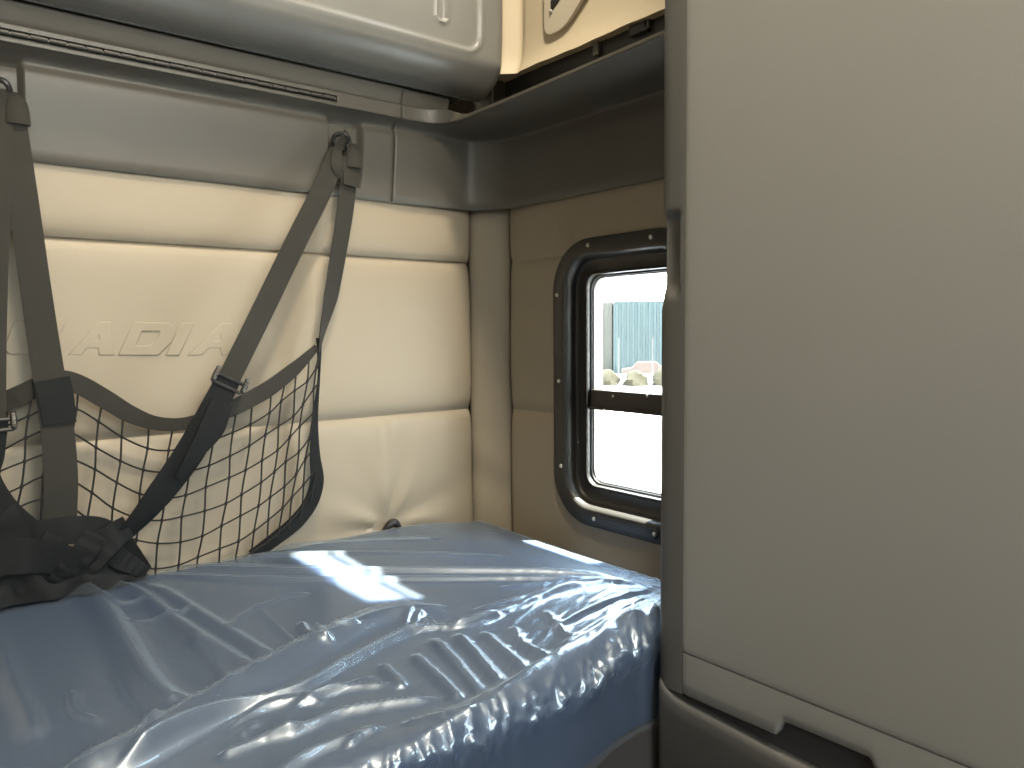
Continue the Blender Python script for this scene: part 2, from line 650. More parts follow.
def pane(name, z0, z1):
    pts = []
    for y, z in rr_pts(WCY, WCZ + .0052, HW - .0945, HH - .0917, .030, 10):
        pts.append((y, min(z1, max(z0, z))))
    u = []
    for q in pts:
        if not u or (abs(q[0] - u[-1][0]) + abs(q[1] - u[-1][1])) > 1e-5:
            u.append(q)
    n = len(u)
    L0 = Vector(win.location)
    vs = [Vector((GX, y, z)) - L0 for y, z in u] + [Vector((GX + .004, y, z)) - L0 for y, z in u]
    fs = [tuple(range(n)), tuple(range(n, 2 * n))] + [(k, (k + 1) % n, n + (k + 1) % n, n + k) for k in range(n)]
    return mesh_obj(name, vs, fs, M['glass'], win, False)


tag(pane('pane', (BZ0 + BZ1) / 2 + .004, 1), 'upper pane')
tag(pane('pane', -1, (BZ0 + BZ1) / 2 - .004), 'lower pane')
L0 = Vector(win.location)
gy0, gy1 = WY0 + .088, WY1 - .088
bb = MB()
bb.box(.018 - L0.x, .046, gy0 - L0.y, gy1 - L0.y, BZ0 - L0.z, BZ1 - L0.z)
cb = bb.build('cross_bar', M['bar'], win, bevel=.003)
lip = MB().box(.013, .020, gy0 - L0.y, gy1 - L0.y, BZ0 - .004 - L0.z, BZ0 + .004 - L0.z).build('ledge', M['bar'], cb, bevel=.0015)
SCREW = None


def screw(parent, pos, nrm_x=True, r=.0052):
    mb = MB()
    n = 14
    pr = [(r, 0), (r, .001), (r * .8, .0026), (r * .45, .0034), (.0001, .0036)]
    vs = []
    for rad, h in pr:
        for k in range(n):
            a = 2 * math.pi * k / n
            vs.append((-h, rad * math.cos(a), rad * math.sin(a)))
    mb.add(vs, grid_faces(len(pr), n, False, True))
    return mb.build('screw', M['steel'], parent, True, 60)


first = None
spots = [(588, 245), (651, 237), (557, 295), (559, 381), (561, 466), (594, 519)]
wpts = [at(px, py, 0, -.018) for px, py in spots]
wpts += [Vector((-.018, 2 * WCY - p.y, p.z)) for p in wpts[2:5]]
for p in wpts:
    if first is None:
        first = screw(win, p)
        s = first
    else:
        s = first.copy()
        COL.objects.link(s)
    s.location = p - L0
p = at(655, 534, 0, -.020)
mb = MB()
n = 18
pr = [(.011, 0), (.011, .003), (.009, .0045), (.0075, .0045)]
mb.add([(-h, r_ * math.cos(2 * math.pi * k / n), r_ * math.sin(2 * math.pi * k / n)) for r_, h in pr for k in range(n)], grid_faces(4, n, False, True))
wsh = mb.build('screw_cup', M['rubber'], win)
wsh.location = p - L0
s = first.copy()
COL.objects.link(s)
s.parent = wsh
s.location = (-.002, 0, 0)
# sliding latch screws on the bar
for px in (613, 647):
    q = at(px, 396, 0, .018)
    s = first.copy()
    COL.objects.link(s)
    s.parent = cb
    s.scale = (.6, .6, .6)
    s.location = q - L0

# ------------------------------------------------------------------ moulded trim: band and shelf lip
LIP0, LIP1 = .482, .511


def trim_profile(B, Lp, nrm, k):
    """list of points from the wall under the band, up its face, out to the lip and back; B face foot, Lp lip foot (xy)"""
    out = []
    d = Lp - B
    out.append((B - nrm * .045, .322))
    out.append((B - nrm * .012, .306))
    out.append((B - nrm * .003, .3045))
    out.append((B, .308))
    for z in (.325, .34, .36, .38, .40, .42, .435):
        out.append((B + nrm * ((.010 + .006 * k) * (z - .308) / .127), z))
    for dz, dd in ((.007, .0164), (.013, .0166), (.018, .0155), (.023, .0132), (.027, .0112)):
        out.append((B + nrm * (.010 + (dd - .010) * k), .435 + dz))
    s = nrm * .010
    z0 = .435 + .029
    # concave sweep out to the lip
    for t in (.12, .25, .4, .55, .7, .82, .92, 1.0):
        a = t * math.pi / 2
        out.append((B + s + (d - s) * (1 - math.cos(a)) ** 1.0, z0 + (LIP0 - z0) * math.sin(a) ** .9))
    out.append((Lp, LIP0 + .0))
    return out


def lip_profile(Lp, nrm, groove):
    o = [(Lp + nrm * .0015, LIP0 + .001), (Lp + nrm * .002, LIP0 + .005)]
    g = nrm * (-.014 * groove)
    o += [(Lp + nrm * .002, LIP0 + .0052), (Lp + nrm * .002 + g, LIP0 + .0056), (Lp + nrm * .002 + g, LIP0 + .0212), (Lp + nrm * .002, LIP0 + .0216)]
    o += [(Lp + nrm * .002, LIP1 - .002), (Lp + nrm * .0005, LIP1 - .0003), (Lp - nrm * .004, LIP1)]
    return o


YB, YL = -.027, -.080


def recess(x, z):
    """how far the face is sunk around the strap anchors"""
    r = 0
    for a, b, zlo in ((-.470, -.386, .330), (-1.11, -1.026, .350)):
        rx = sstep(a - .004, a + .004, x) * (1 - sstep(b - .010, b, x))
        rz = sstep(zlo - .006, zlo + .006, z) * (1 - sstep(.455, .475, z))
        r = max(r, rx * rz)
    return r * .020


# rear band
rows = []
XS = sorted(set(np.round(np.concatenate([np.arange(XL, -1.15, .03), np.arange(-1.15, -1.0, .002), np.arange(-1.0, -.49, .02),
                                         np.arange(-.49, -.37, .002), np.arange(-.37, -.309, .01)]), 4).tolist() + [-.310]))
nb = Vector((0, -1))
for x in XS:
    B, Lp = Vector((x, YB)), Vector((x, YL))
    row = []
    for q, z in trim_profile(B, Lp, nb, 1.0):
        row.append((q.x, q.y + recess(x, z), z))
    for q, z in lip_profile(Lp, nb, 1.0 if x < -.468 else 0.0):
        row.append((q.x, q.y, z))
    row += [(x, YL + .003, LIP1 + .002), (x, -.081, .522), (x, -.0905, .5435), (x, -.086, .549), (x, -.02, .553)]
    rows.append(row)
nvp = len(rows[0])
t1 = mesh_obj('trim_1', [p for r in rows for p in r], grid_faces(len(rows), nvp), M['trim'], None, True, 40)
tag(t1, 'charcoal moulded plastic band along the top of the rear padding', 'trim', kind='structure')
md = t1.modifiers.new('solid', 'SOLIDIFY')
md.thickness = .003
md.offset = 0
sx = MB().box(-.3115, -.3085, YB - .012, YB + .02, .308, .45)

# corner and side shelf
base = [(-.310, -.030), (-.25, -.030), (-.19, -.031), (-.14, -.034), (-.100, -.042), (-.072, -.066), (-.053, -.092), (-.040, -.122), (-.033, -.16),
        (-.029, -.21), (-.026, -.28), (-.025, -.40), (-.024, -.55), (-.024, -.70), (-.024, -.858)]
lipc = [(-.310, -.080), (-.286, -.0805), (-.262, -.084), (-.240, -.091), (-.222, -.104), (-.209, -.122), (-.201, -.145), (-.198, -.175), (-.198, -.21),
        (-.1985, -.25), (-.200, -.32), (-.204, -.43), (-.210, -.57), (-.216, -.70), (-.221, -.858)]
NB = 120
bp_ = smooth_path([Vector((a, b, 0)) for a, b in base], NB)
lp_ = smooth_path([Vector((a, b, 0)) for a, b in lipc], NB)
rows = []
for i in range(NB):
    B, Lp = bp_[i].to_2d(), lp_[i].to_2d()
    a = lp_[min(i + 1, NB - 1)] - lp_[max(i - 1, 0)]
    nl = Vector((a.y, -a.x)).normalized()
    a = bp_[min(i + 1, NB - 1)] - bp_[max(i - 1, 0)]
    nbv = Vector((a.y, -a.x)).normalized()
    row = [(q.x, q.y, z) for q, z in trim_profile(B, Lp, nbv, 1 - sstep(0, NB * .34, i))]
    kh = 1 - .80 * sstep(NB * .30, NB * .52, i)
    row += [(q.x, q.y, LIP0 + (z - LIP0) * kh) for q, z in lip_profile(Lp, nl, 0.0)]
    q = Lp - nl * .016
    row.append((q.x, q.y, LIP0 + (LIP1 - .001 - LIP0) * kh))
    q = B.lerp(Lp, .25)
    row.append((q.x, q.y, LIP0 + (LIP1 - .006 - LIP0) * kh))
    q = B.lerp(Lp, .08)
    row.append((q.x, q.y, LIP0 + (LIP1 - .004 - LIP0) * kh))
    rows.append(row)
t2 = mesh_obj('trim_2', [p for r in rows for p in r], grid_faces(NB, len(rows[0])), M['trim'], None, True, 40)
tag(t2, 'dark moulded corner trim running into the open shelf above the window', 'shelf', kind='structure')
md = t2.modifiers.new('solid', 'SOLIDIFY')
md.thickness = .003
md.offset = 0
# short return of the rear backing beyond the joint
bk = MB()
pq = [(-.076, LIP1), (-.090, .5435), (-.086, .549), (-.050, .551), (-.050, LIP1)]
bk.add([(-.3095, a, b) for a, b in pq] + [(-.185, a + .004, b) for a, b in pq], [(0, 1, 2, 3, 4), (5, 6, 7, 8, 9)] + [(k, (k + 1) % 5, 5 + (k + 1) % 5, 5 + k) for k in range(5)])
bk.build('backing', M['trim'], t2)

# hinge in the slot of the rear lip
hg = empty('piano_hinge', (-.468, YL + .001, LIP0 + .0158))
tag(hg, 'long grey piano hinge let into the slot above the rear band', 'hinge')
L1 = Vector(hg.location)
MB().box(XL + .02 - L1.x, -.002, -.001, .0105, -.0100, -.0088).build('leaf', M['hinge'], hg)
kn = None
x = -.004
while x > -.72:
    if kn is None:
        mb = MB()
        mb.tube([(0, 0, 0), (-.0005, 0, 0), (-.0255, 0, 0), (-.026, 0, 0)], [.003, .0040, .0040, .003], 10)
        kn = mb.build('knuckle', M['hinge'], hg)
        k2 = kn
    else:
        k2 = kn.copy()
        COL.objects.link(k2)
    k2.location = (x, .0030, .0006 + (.0003 if int(round(x * 1000)) % 2 else -.0002))
    x -= .0275
MB().tube([(x, .003, 0), (XL + .03 - L1.x, .003, 0)], .0034, 8).build('knuckle_run', M['hinge'], hg)
MB().tube([(0, .003, 0), (XL + .03 - L1.x, .003, 0)], .0015, 6).build('pin', M['steel'], hg)

# dark backing above the side shelf with its clips
sp = MB()
ysb = lin(-.10, -.86, 60)
P, Bk = [], []
for i, y in enumerate(ysb):
    jag = .003 * math.sin(y * 61) + .002 * math.sin(y * 140)
    P.append([(-.032, y, .50), (-.030, y, .56), (-.028, y, .622 + jag)])
    Bk.append([(BK - .001, y, .50), (BK - .001, y, .56), (BK - .001, y, .622 + jag)])
v, f = solid_grid(P, Bk)
sb = mesh_obj('trim_3', v, f, M['black'], None, True, 40)
tag(sb, 'black strip between the side shelf and the cream upper panel', 'trim', kind='structure')
for (px, py, w, h) in ((597, 49, .016, .030), (640, 27, .050, .028), (648, 20, .012, .034)):
    q = at(px, py, 0, -.034)
    c = MB().box(-.040, -.028, q.y - w / 2, q.y + w / 2, q.z - h / 2, q.z + h / 2).build('clip', M['black'] if w > .02 else M['trim'], sb, bevel=.003)

# ------------------------------------------------------------------ cream upper panel
yp = sorted(set(np.round(np.concatenate([np.arange(-.86, -.22, .02), np.arange(-.22, -.0999, .005)]), 4).tolist()))
zp = lin(.612, .98, 40)


def beige_x(y, z):
    x = -.034
    x -= .016 * math.exp(-((z - .612) / .030) ** 1.2)          # foot flares out
    e = -.105 - y
    x -= .030 * (1 - sstep(.022, .060, e))                       # raised stile beside the cabinet
    x += .006 * math.exp(-((e - .062) / .010) ** 2)
    return x


P = [[(beige_x(y, z), y, z + (.001 * math.sin(y * 21) + .0007 * math.sin(y * 70)) * (1 if z < .62 else 0)) for z in zp] for y in yp]
Bk = [[(BK - .001, y, z) for z in zp] for y in yp]
v, f = solid_grid(P, Bk)
up = mesh_obj('upper_side_panel', v, f, M['beige'], None, True, 50)
tag(up, 'cream moulded side panel above the dark shelf beside the overhead cabinet', 'panel')


def prism_x(poly, x0, x1):
    n = len(poly)
    vs = [(x0, y, z) for y, z in poly] + [(x1, y, z) for y, z in poly]
    return vs, [tuple(range(n)), tuple(range(n, 2 * n))] + [(k, (k + 1) % n, n + (k + 1) % n, n + k) for k in range(n)]


def round_poly(poly, r, n=5):
    out = []
    m_ = len(poly)
    for i in range(m_):
        a, b, c = Vector(poly[i - 1]), Vector(poly[i]), Vector(poly[(i + 1) % m_])
        u, w = (a - b), (c - b)
        k = min(r, u.length * .45, w.length * .45)
        p0, p2 = b + u.normalized() * k, b + w.normalized() * k
        for j in range(n + 1):
            t = j / n
            q = p0 * (1 - t) ** 2 + b * 2 * t * (1 - t) + p2 * t * t
            out.append((q.x, q.y))
    return out


bz_pts = round_poly([(-.262, .86), (-.262, .664), (-.33, .664), (-.47, .775), (-.47, .86)], .035)
v, f = prism_x([(y + .33, z - .76) for y, z in bz_pts], -.006, .004)
bz = MB().add(v, f).build('vent_bezel', M['bezel'], None, True, 40, bevel=.0025)
bz.location = (-.0395, -.33, .76)
tag(bz, 'pale cream bezel round a dark angular opening in the upper side panel', 'vent')
op = [(-.288, .84), (-.288, .712), (-.43, .80), (-.43, .84)]
v, f = prism_x([(y + .33, z - .76) for y, z in op], -.0075, .0)
ob = MB().add(v, f).build('opening', M['black'], bz, False)
mb = MB()
for k in range(5):
    z0 = .745 + k * .018
    y1 = -.292
    y0 = max(-.425, -.292 - (z0 - .715) * 1.55)
    mb.box(-.0095, -.007, y0 + .33, y1 + .33, z0 - .76, z0 + .004 - .76)
mb.build('louvre', M['trim'], ob)
s = first.copy()
COL.objects.link(s)
s.parent = bz
q = at(552, 12, 0, -.043)
s.location = (-.006, q.y + .33, q.z - .76)

# ------------------------------------------------------------------ overhead cabinet
oc = empty('overhead_cabinet', (-1.1, -.05, .56))
tag(oc, 'grey overhead cabinet with recessed door panel above the rear band', 'cabinet')
LO = Vector(oc.location)
CX1, CX0 = -.108, XL + .01
FACE_Y = -.212


def cab_prof():
    """(y, z) of the front from the back edge of the underside upward"""
    o = [(-.098, .552), (-.103, .5485), (-.112, .5485)]
    ctr = []
    for k in range(14):
        a = k / 13 * math.pi / 2
        o.append((-.118 - .088 * math.sin(a) ** .95, .5505 + .062 * (1 - math.cos(a)) ** .9))
    o += [(-.2075, .63), (-.2095, .66), (-.211, .70), (-.212, .76), (-.212, .85), (-.211, .95), (-.208, 1.05)]
    return o


CP = cab_prof()
xsd = sorted(set(np.round(np.concatenate([np.arange(CX0, -.70, .06), np.arange(-.70, CX1 - .03, .006), np.arange(CX1 - .03, CX1 + .0001, .002)]), 4).tolist() + [CX1]))
# finer rows for the recess edge
CPf = []
for (a, b), (c, d) in zip(CP, CP[1:]):
    nn = max(1, int(math.hypot(c - a, d - b) / .004))
    for k in range(nn):
        CPf.append((a + (c - a) * k / nn, b + (d - b) * k / nn))
CPf.append(CP[-1])
RX1, RZ0, RR = -.186, .620, .034


def sd_rect(x, z):
    """signed distance inside the recessed door panel (positive inside)"""
    dx, dz = RX1 - x, z - RZ0
    if dx < RR and dz < RR:
        return RR - math.hypot(RR - dx, RR - dz)
    return min(dx, dz)


def cab_pt(x, y, z):
    s = sd_rect(x, z)
    g = 0
    if z > .59:
        g = .0045 * sstep(-.003, .004, s) - .0035 * math.exp(-((s + .006) / .004) ** 2)
        # upright grip slot
        dx = abs(x + .283)
        ss = .0125 - (dx if z > .676 else math.hypot(dx, z - .676))
        g += .006 * sstep(-.002, .003, ss) - .004 * math.exp(-((ss + .004) / .003) ** 2)
    e = CX1 - x
    yy = y
    if e < .03:
        k = .03 - e
        yy = y + (.03 - math.sqrt(max(0, .03 ** 2 - k ** 2))) * min(1, max(0, (-y - .098) / .05))
    return (x - LO.x, yy + g - LO.y, z - LO.z)


P = [[cab_pt(x, y, z) for y, z in CPf] for x in xsd]
dv = mesh_obj('door', [p for r in P for p in r], grid_faces(len(P), len(CPf)), M['cab'], oc, True, 60)
md = dv.modifiers.new('solid', 'SOLIDIFY')
md.thickness = .004
md.offset = -1
MB().tube([(CX0 - LO.x, -.1005 - LO.y, .5495 - LO.z), (CX1 - .03 - LO.x, -.1005 - LO.y, .5495 - LO.z)], .0024, 8).build('edge_bead', M['cab'], oc)
bd = MB().box(CX0 - LO.x, CX1 - .004 - LO.x, BK - .003 - LO.y, -.100 - LO.y, .572 - LO.z, 1.05 - LO.z)
bd.box(CX0 - LO.x, CX1 - .006 - LO.x, -.1 - LO.y, -.19 - LO.y, .64 - LO.z, 1.05 - LO.z)
bd.build('body', M['trim'], oc)
MB().box(CX1 + .001 - LO.x, CX1 + .0035 - LO.x, -.150 - LO.y, -.135 - LO.y, .525 - LO.z, 1.05 - LO.z).build('edge_strip', M['steel'], oc)
MB().box(CX1 + .0005 - LO.x, CX1 + .007 - LO.x, -.168 - LO.y, -.150 - LO.y, .655 - LO.z, 1.05 - LO.z).build('hinge_cover', M['black'], oc, bevel=.002)

# ------------------------------------------------------------------ wardrobe on the right
CXF = -.360                       # plane of its front
CYB, CYD, CYE = -.867, -.914, -2.0
wd = empty('wardrobe', (-.15, -1.4, ZF))
tag(wd, 'tall grey moulded wardrobe filling the right side in front of the window', 'wardrobe')
LW = Vector(wd.location)


def loc(p):
    return Vector(p) - LW


SEAMZ = -.4595
GAPZ = -.523
STEP_Z = .022
MB().box(CXF + .035 - LW.x, BK - .002 - LW.x, CYE - LW.y, CYB - .030 - LW.y, ZF + .002 - LW.z, 1.45 - LW.z).build('carcass', M['base'], wd)
# edge post with finger groove
zz = sorted(set(np.round(np.concatenate([np.arange(GAPZ, .0, .03), np.arange(0.0, .216, .004), np.arange(.216, 1.45, .05)]), 4).tolist()))
P = []
for z in zz:
    g = sstep(.042, .070, z) * (1 - sstep(.157, .170, z))
    lo_ = 0.0025 * (1 - sstep(.028, .046, z))
    row = []
    pr = [(BK - .01, CYB - .004), (-.18, CYB - .001 + lo_), (CXF + .035, CYB + lo_), (CXF + .018, CYB + lo_ - .0005 - .004 * g), (CXF + .008 + .002 * g, CYB - .003 + lo_ - .004 * g),
          (CXF + .003 + .003 * g, CYB - .008 + .002 * lo_ - .003 * g), (CXF + .001 + .006 * g, CYB - .014), (CXF + .0005 + .010 * g, CYB - .022), (CXF + .0005 + .012 * g, CYB - .029),
          (CXF + .0005 + .006 * g, CYB - .034), (CXF + .0006, CYB - .039), (CXF + .0008, CYD + .004), (CXF + .0012, CYD + .0004), (CXF + .04, CYD)]
    for x, y in pr:
        row.append(loc((x, y, z)))
    P.append(row)
mesh_obj('edge_post', [p for r in P for p in r], grid_faces(len(P), len(P[0])), M['edge'], wd, True, 50)
# door: large slightly domed skin
P, Bk = [], []
yd = [CYD, CYD - .0008, CYD - .003, CYD - .007, CYD - .014, CYD - .022] + lin(CYD - .04, CYE, 24)
zd = [SEAMZ, SEAMZ + .0006, SEAMZ + .002] + lin(SEAMZ + .01, 1.45, 40)
for i, y in enumerate(yd):
    e = CYD - y
    row, rb = [], []
    for z in zd:
        ez = z - SEAMZ
        x = CXF + .0012 * math.exp(-e / .004) + .0008 * math.exp(-ez / .0006)
        x -= .004 * math.sin((y - CYD) / (CYE - CYD) * math.pi) * math.sin((z + .5) / 1.95 * math.pi)
        row.append(loc((x, y, z)))
        rb.append(loc((CXF + .03, y, z)))
    P.append(row)
    Bk.append(rb)
v, f = solid_grid(P, Bk)
mesh_obj('door', v, f, M['door'], wd, True, 60)
# rail below the door, with the finger recess of the drawer cut in its lower edge
def gap_top(y):
    a = sstep(-1.055, -1.070, y) * (1 - sstep(-1.190, -1.206, y))
    start = .060 * (1 - sstep(-.832, -.872, y)) ** 1.5
    z = GAPZ + .022 * a
    return z - .008 * sstep(-.86, -1.3, y) * 0


def ss2(a, b, x):
    return sstep(min(a, b), max(a, b), x) if a < b else 1 - sstep(b, a, x)


yr = sorted(set(np.round(np.concatenate([np.arange(-1.30, -1.02, .004), np.arange(-1.02, CYD - .004, .012), np.arange(CYE, -1.30, .05)]), 4).tolist() + [CYD - .0005, CYD - .003]))
P, Bk = [], []
for y in yr:
    a = ss2(-1.063, -1.076, y) * (1 - ss2(-1.185, -1.198, y))
    zt = GAPZ + .022 * a + .004 * ss2(-.93, -1.2, y)
    row, rb = [], []
    for t in (0, .01, .05, .3, .6, .9, .97, 1):
        z = zt + (SEAMZ - .0010 - zt) * t
        x = CXF + .0004 + .003 * math.exp(-(z - zt) / .002) + .0008 * math.exp(-(SEAMZ - z) / .0006) + .0012 * math.exp(-(CYD - y) / .004)
        row.append(loc((x, y, z)))
        rb.append(loc((CXF + .03, y, z)))
    P.append(row)
    Bk.append(rb)
v, f = solid_grid(P, Bk)
mesh_obj('rail', v, f, M['door'], wd, True, 60)
# drawer below: front sits a little proud, its top edge rolls back; sweeps up at the rear corner
yr = sorted(set(np.round(np.concatenate([np.arange(-.95, CYB + .0001, .003), np.arange(CYE, -.95, .04)]), 4).tolist() + [CYB]))
P, Bk = [], []
for y in yr:
    e = CYB - y
    zt = GAPZ - .010 - .010 * sstep(.05, .26, e) + .024 * math.exp(-(e / .026) ** 1.6)
    xo = CXF - .004
    rnd = .014 - math.sqrt(max(0, .014 ** 2 - max(0, .014 - e) ** 2)) if e < .014 else 0
    row, rb = [], []
    for (dz, dx) in ((0, .030), (-.0005, .018), (-.002, .009), (-.006, .003), (-.012, .0005), (-.03, 0), (-.10, 0), (-.25, .004), (ZF + .02 - zt, .01)):
        row.append(loc((xo + dx + rnd, y, zt + dz)))
        rb.append(loc((CXF + .034, y, zt + dz)))
    P.append(row)
    Bk.append(rb)
v, f = solid_grid(P, Bk)
mesh_obj('drawer', v, f, M['base'], wd, True, 60)
MB().box(CXF + .012 - LW.x, CXF + .034 - LW.x, CYE - LW.y, CYD + .01 - LW.y, GAPZ - .03 - LW.z, GAPZ + .03 - LW.z).build('drawer_shadow_gap', M['bunk'], wd)

# ------------------------------------------------------------------ bunk base and mattress
MZ0 = -.590
bunk = MB().box(XL + .005, -.022, -.855, -.026, ZF + .002, MZ0 - .004)
bo = bunk.build('bunk_base', M['bunk'], None, bevel=.008)
tag(bo, 'brown-grey box base carrying the mattress', 'bunk')

mt = empty('mattress', (-1.1, -.42, MZ0))
tag(mt, 'navy bunk mattress still wrapped in clear wrinkled plastic film', 'mattress')
LM = Vector(mt.location)
TOPZ, RAD = -.462, .036
IX1, IX0, IYF, IYB = -.062 - RAD, -2.10 + RAD, -.888 + RAD, -.0235 - RAD


def wrap(u, vv, top, rad, skirt):
    """plan coordinates to the rounded block; also its normal. numpy arrays"""
    ax = np.maximum(0, u - IX1) - np.maximum(0, IX0 - u)
    ay = np.maximum(0, vv - IYB) - np.maximum(0, IYF - vv)
    e = np.sqrt(ax ** 2 + ay ** 2) + 1e-9
    dx, dy = ax / e, ay / e
    q = np.clip(e / rad, 0, math.pi / 2)
    cx, cy = np.clip(u, IX0, IX1), np.clip(vv, IYF, IYB)
    extra = np.maximum(0, e - rad * math.pi / 2)
    rr = rad * np.sin(q)
    x = cx + dx * rr
    y = cy + dy * rr
    crown = .006 * np.exp(-((cy + .08) / .18) ** 2) - .022 * np.exp(-((IX1 - cx) / .11) ** 2)
    z = top + crown - rad * (1 - np.cos(q)) - extra
    nx, ny, nz = dx * np.sin(q), dy * np.sin(q), np.cos(q)
    # the front edge draws in towards the wardrobe
    t = np.clip((x + .60) / .22, 0, 1)
    t = t * t * (3 - 2 * t)
    front = np.clip((-y) / .89, 0, 1) ** 3
    y = y + .040 * t * front
    return x, y, z, nx, ny, nz


# core
uu = np.array(sorted(set(np.round(np.concatenate([np.arange(-2.40, -1.2, .06), np.arange(-1.2, -.10, .03), np.arange(-.12, .16, .008)]), 4))))
vvv = np.array(sorted(set(np.round(np.concatenate([np.arange(-1.12, -.84, .012), np.arange(-.84, -.08, .03), np.arange(-.08, .0001, .008)]), 4))))
U, V = np.meshgrid(uu, vvv, indexing='ij')
X, Y, Z, a, b, c = wrap(U, V, TOPZ, RAD, 0)
Z = np.maximum(Z, MZ0)
v = np.stack([X, Y, Z], -1).reshape(-1, 3) - np.array(LM)
core = mesh_obj('cover', v.tolist(), grid_faces(len(uu), len(vvv)), M['navy'], mt, True)
# film
rng = np.random.default_rng(7)


def vnoise(x, y, seed):
    r = np.random.default_rng(seed).random((256, 256))
    xi, yi = np.floor(x).astype(int), np.floor(y).astype(int)
    fx, fy = x - xi, y - yi
    fx, fy = fx * fx * (3 - 2 * fx), fy * fy * (3 - 2 * fy)
    g = lambda i, j: r[(xi + i) % 256, (yi + j) % 256]
    return (g(0, 0) * (1 - fx) + g(1, 0) * fx) * (1 - fy) + (g(0, 1) * (1 - fx) + g(1, 1) * fx) * fy


def polydist(x, y, pts):
    best = np.full(x.shape, 1e9)
    side = np.zeros(x.shape)
    tt = np.zeros(x.shape)
    n = len(pts) - 1
    for k in range(n):
        ax, ay = pts[k]
        bx, by = pts[k + 1]
        dx, dy = bx - ax, by - ay
        L2 = dx * dx + dy * dy
        t = np.clip(((x - ax) * dx + (y - ay) * dy) / L2, 0, 1)
        qx, qy = x - ax - t * dx, y - ay - t * dy
        d = np.hypot(qx, qy)
        m_ = d < best
        best = np.where(m_, d, best)
        side = np.where(m_, np.sign(dx * qy - dy * qx), side)
        tt = np.where(m_, (k + t) / n, tt)
    return best, side, tt


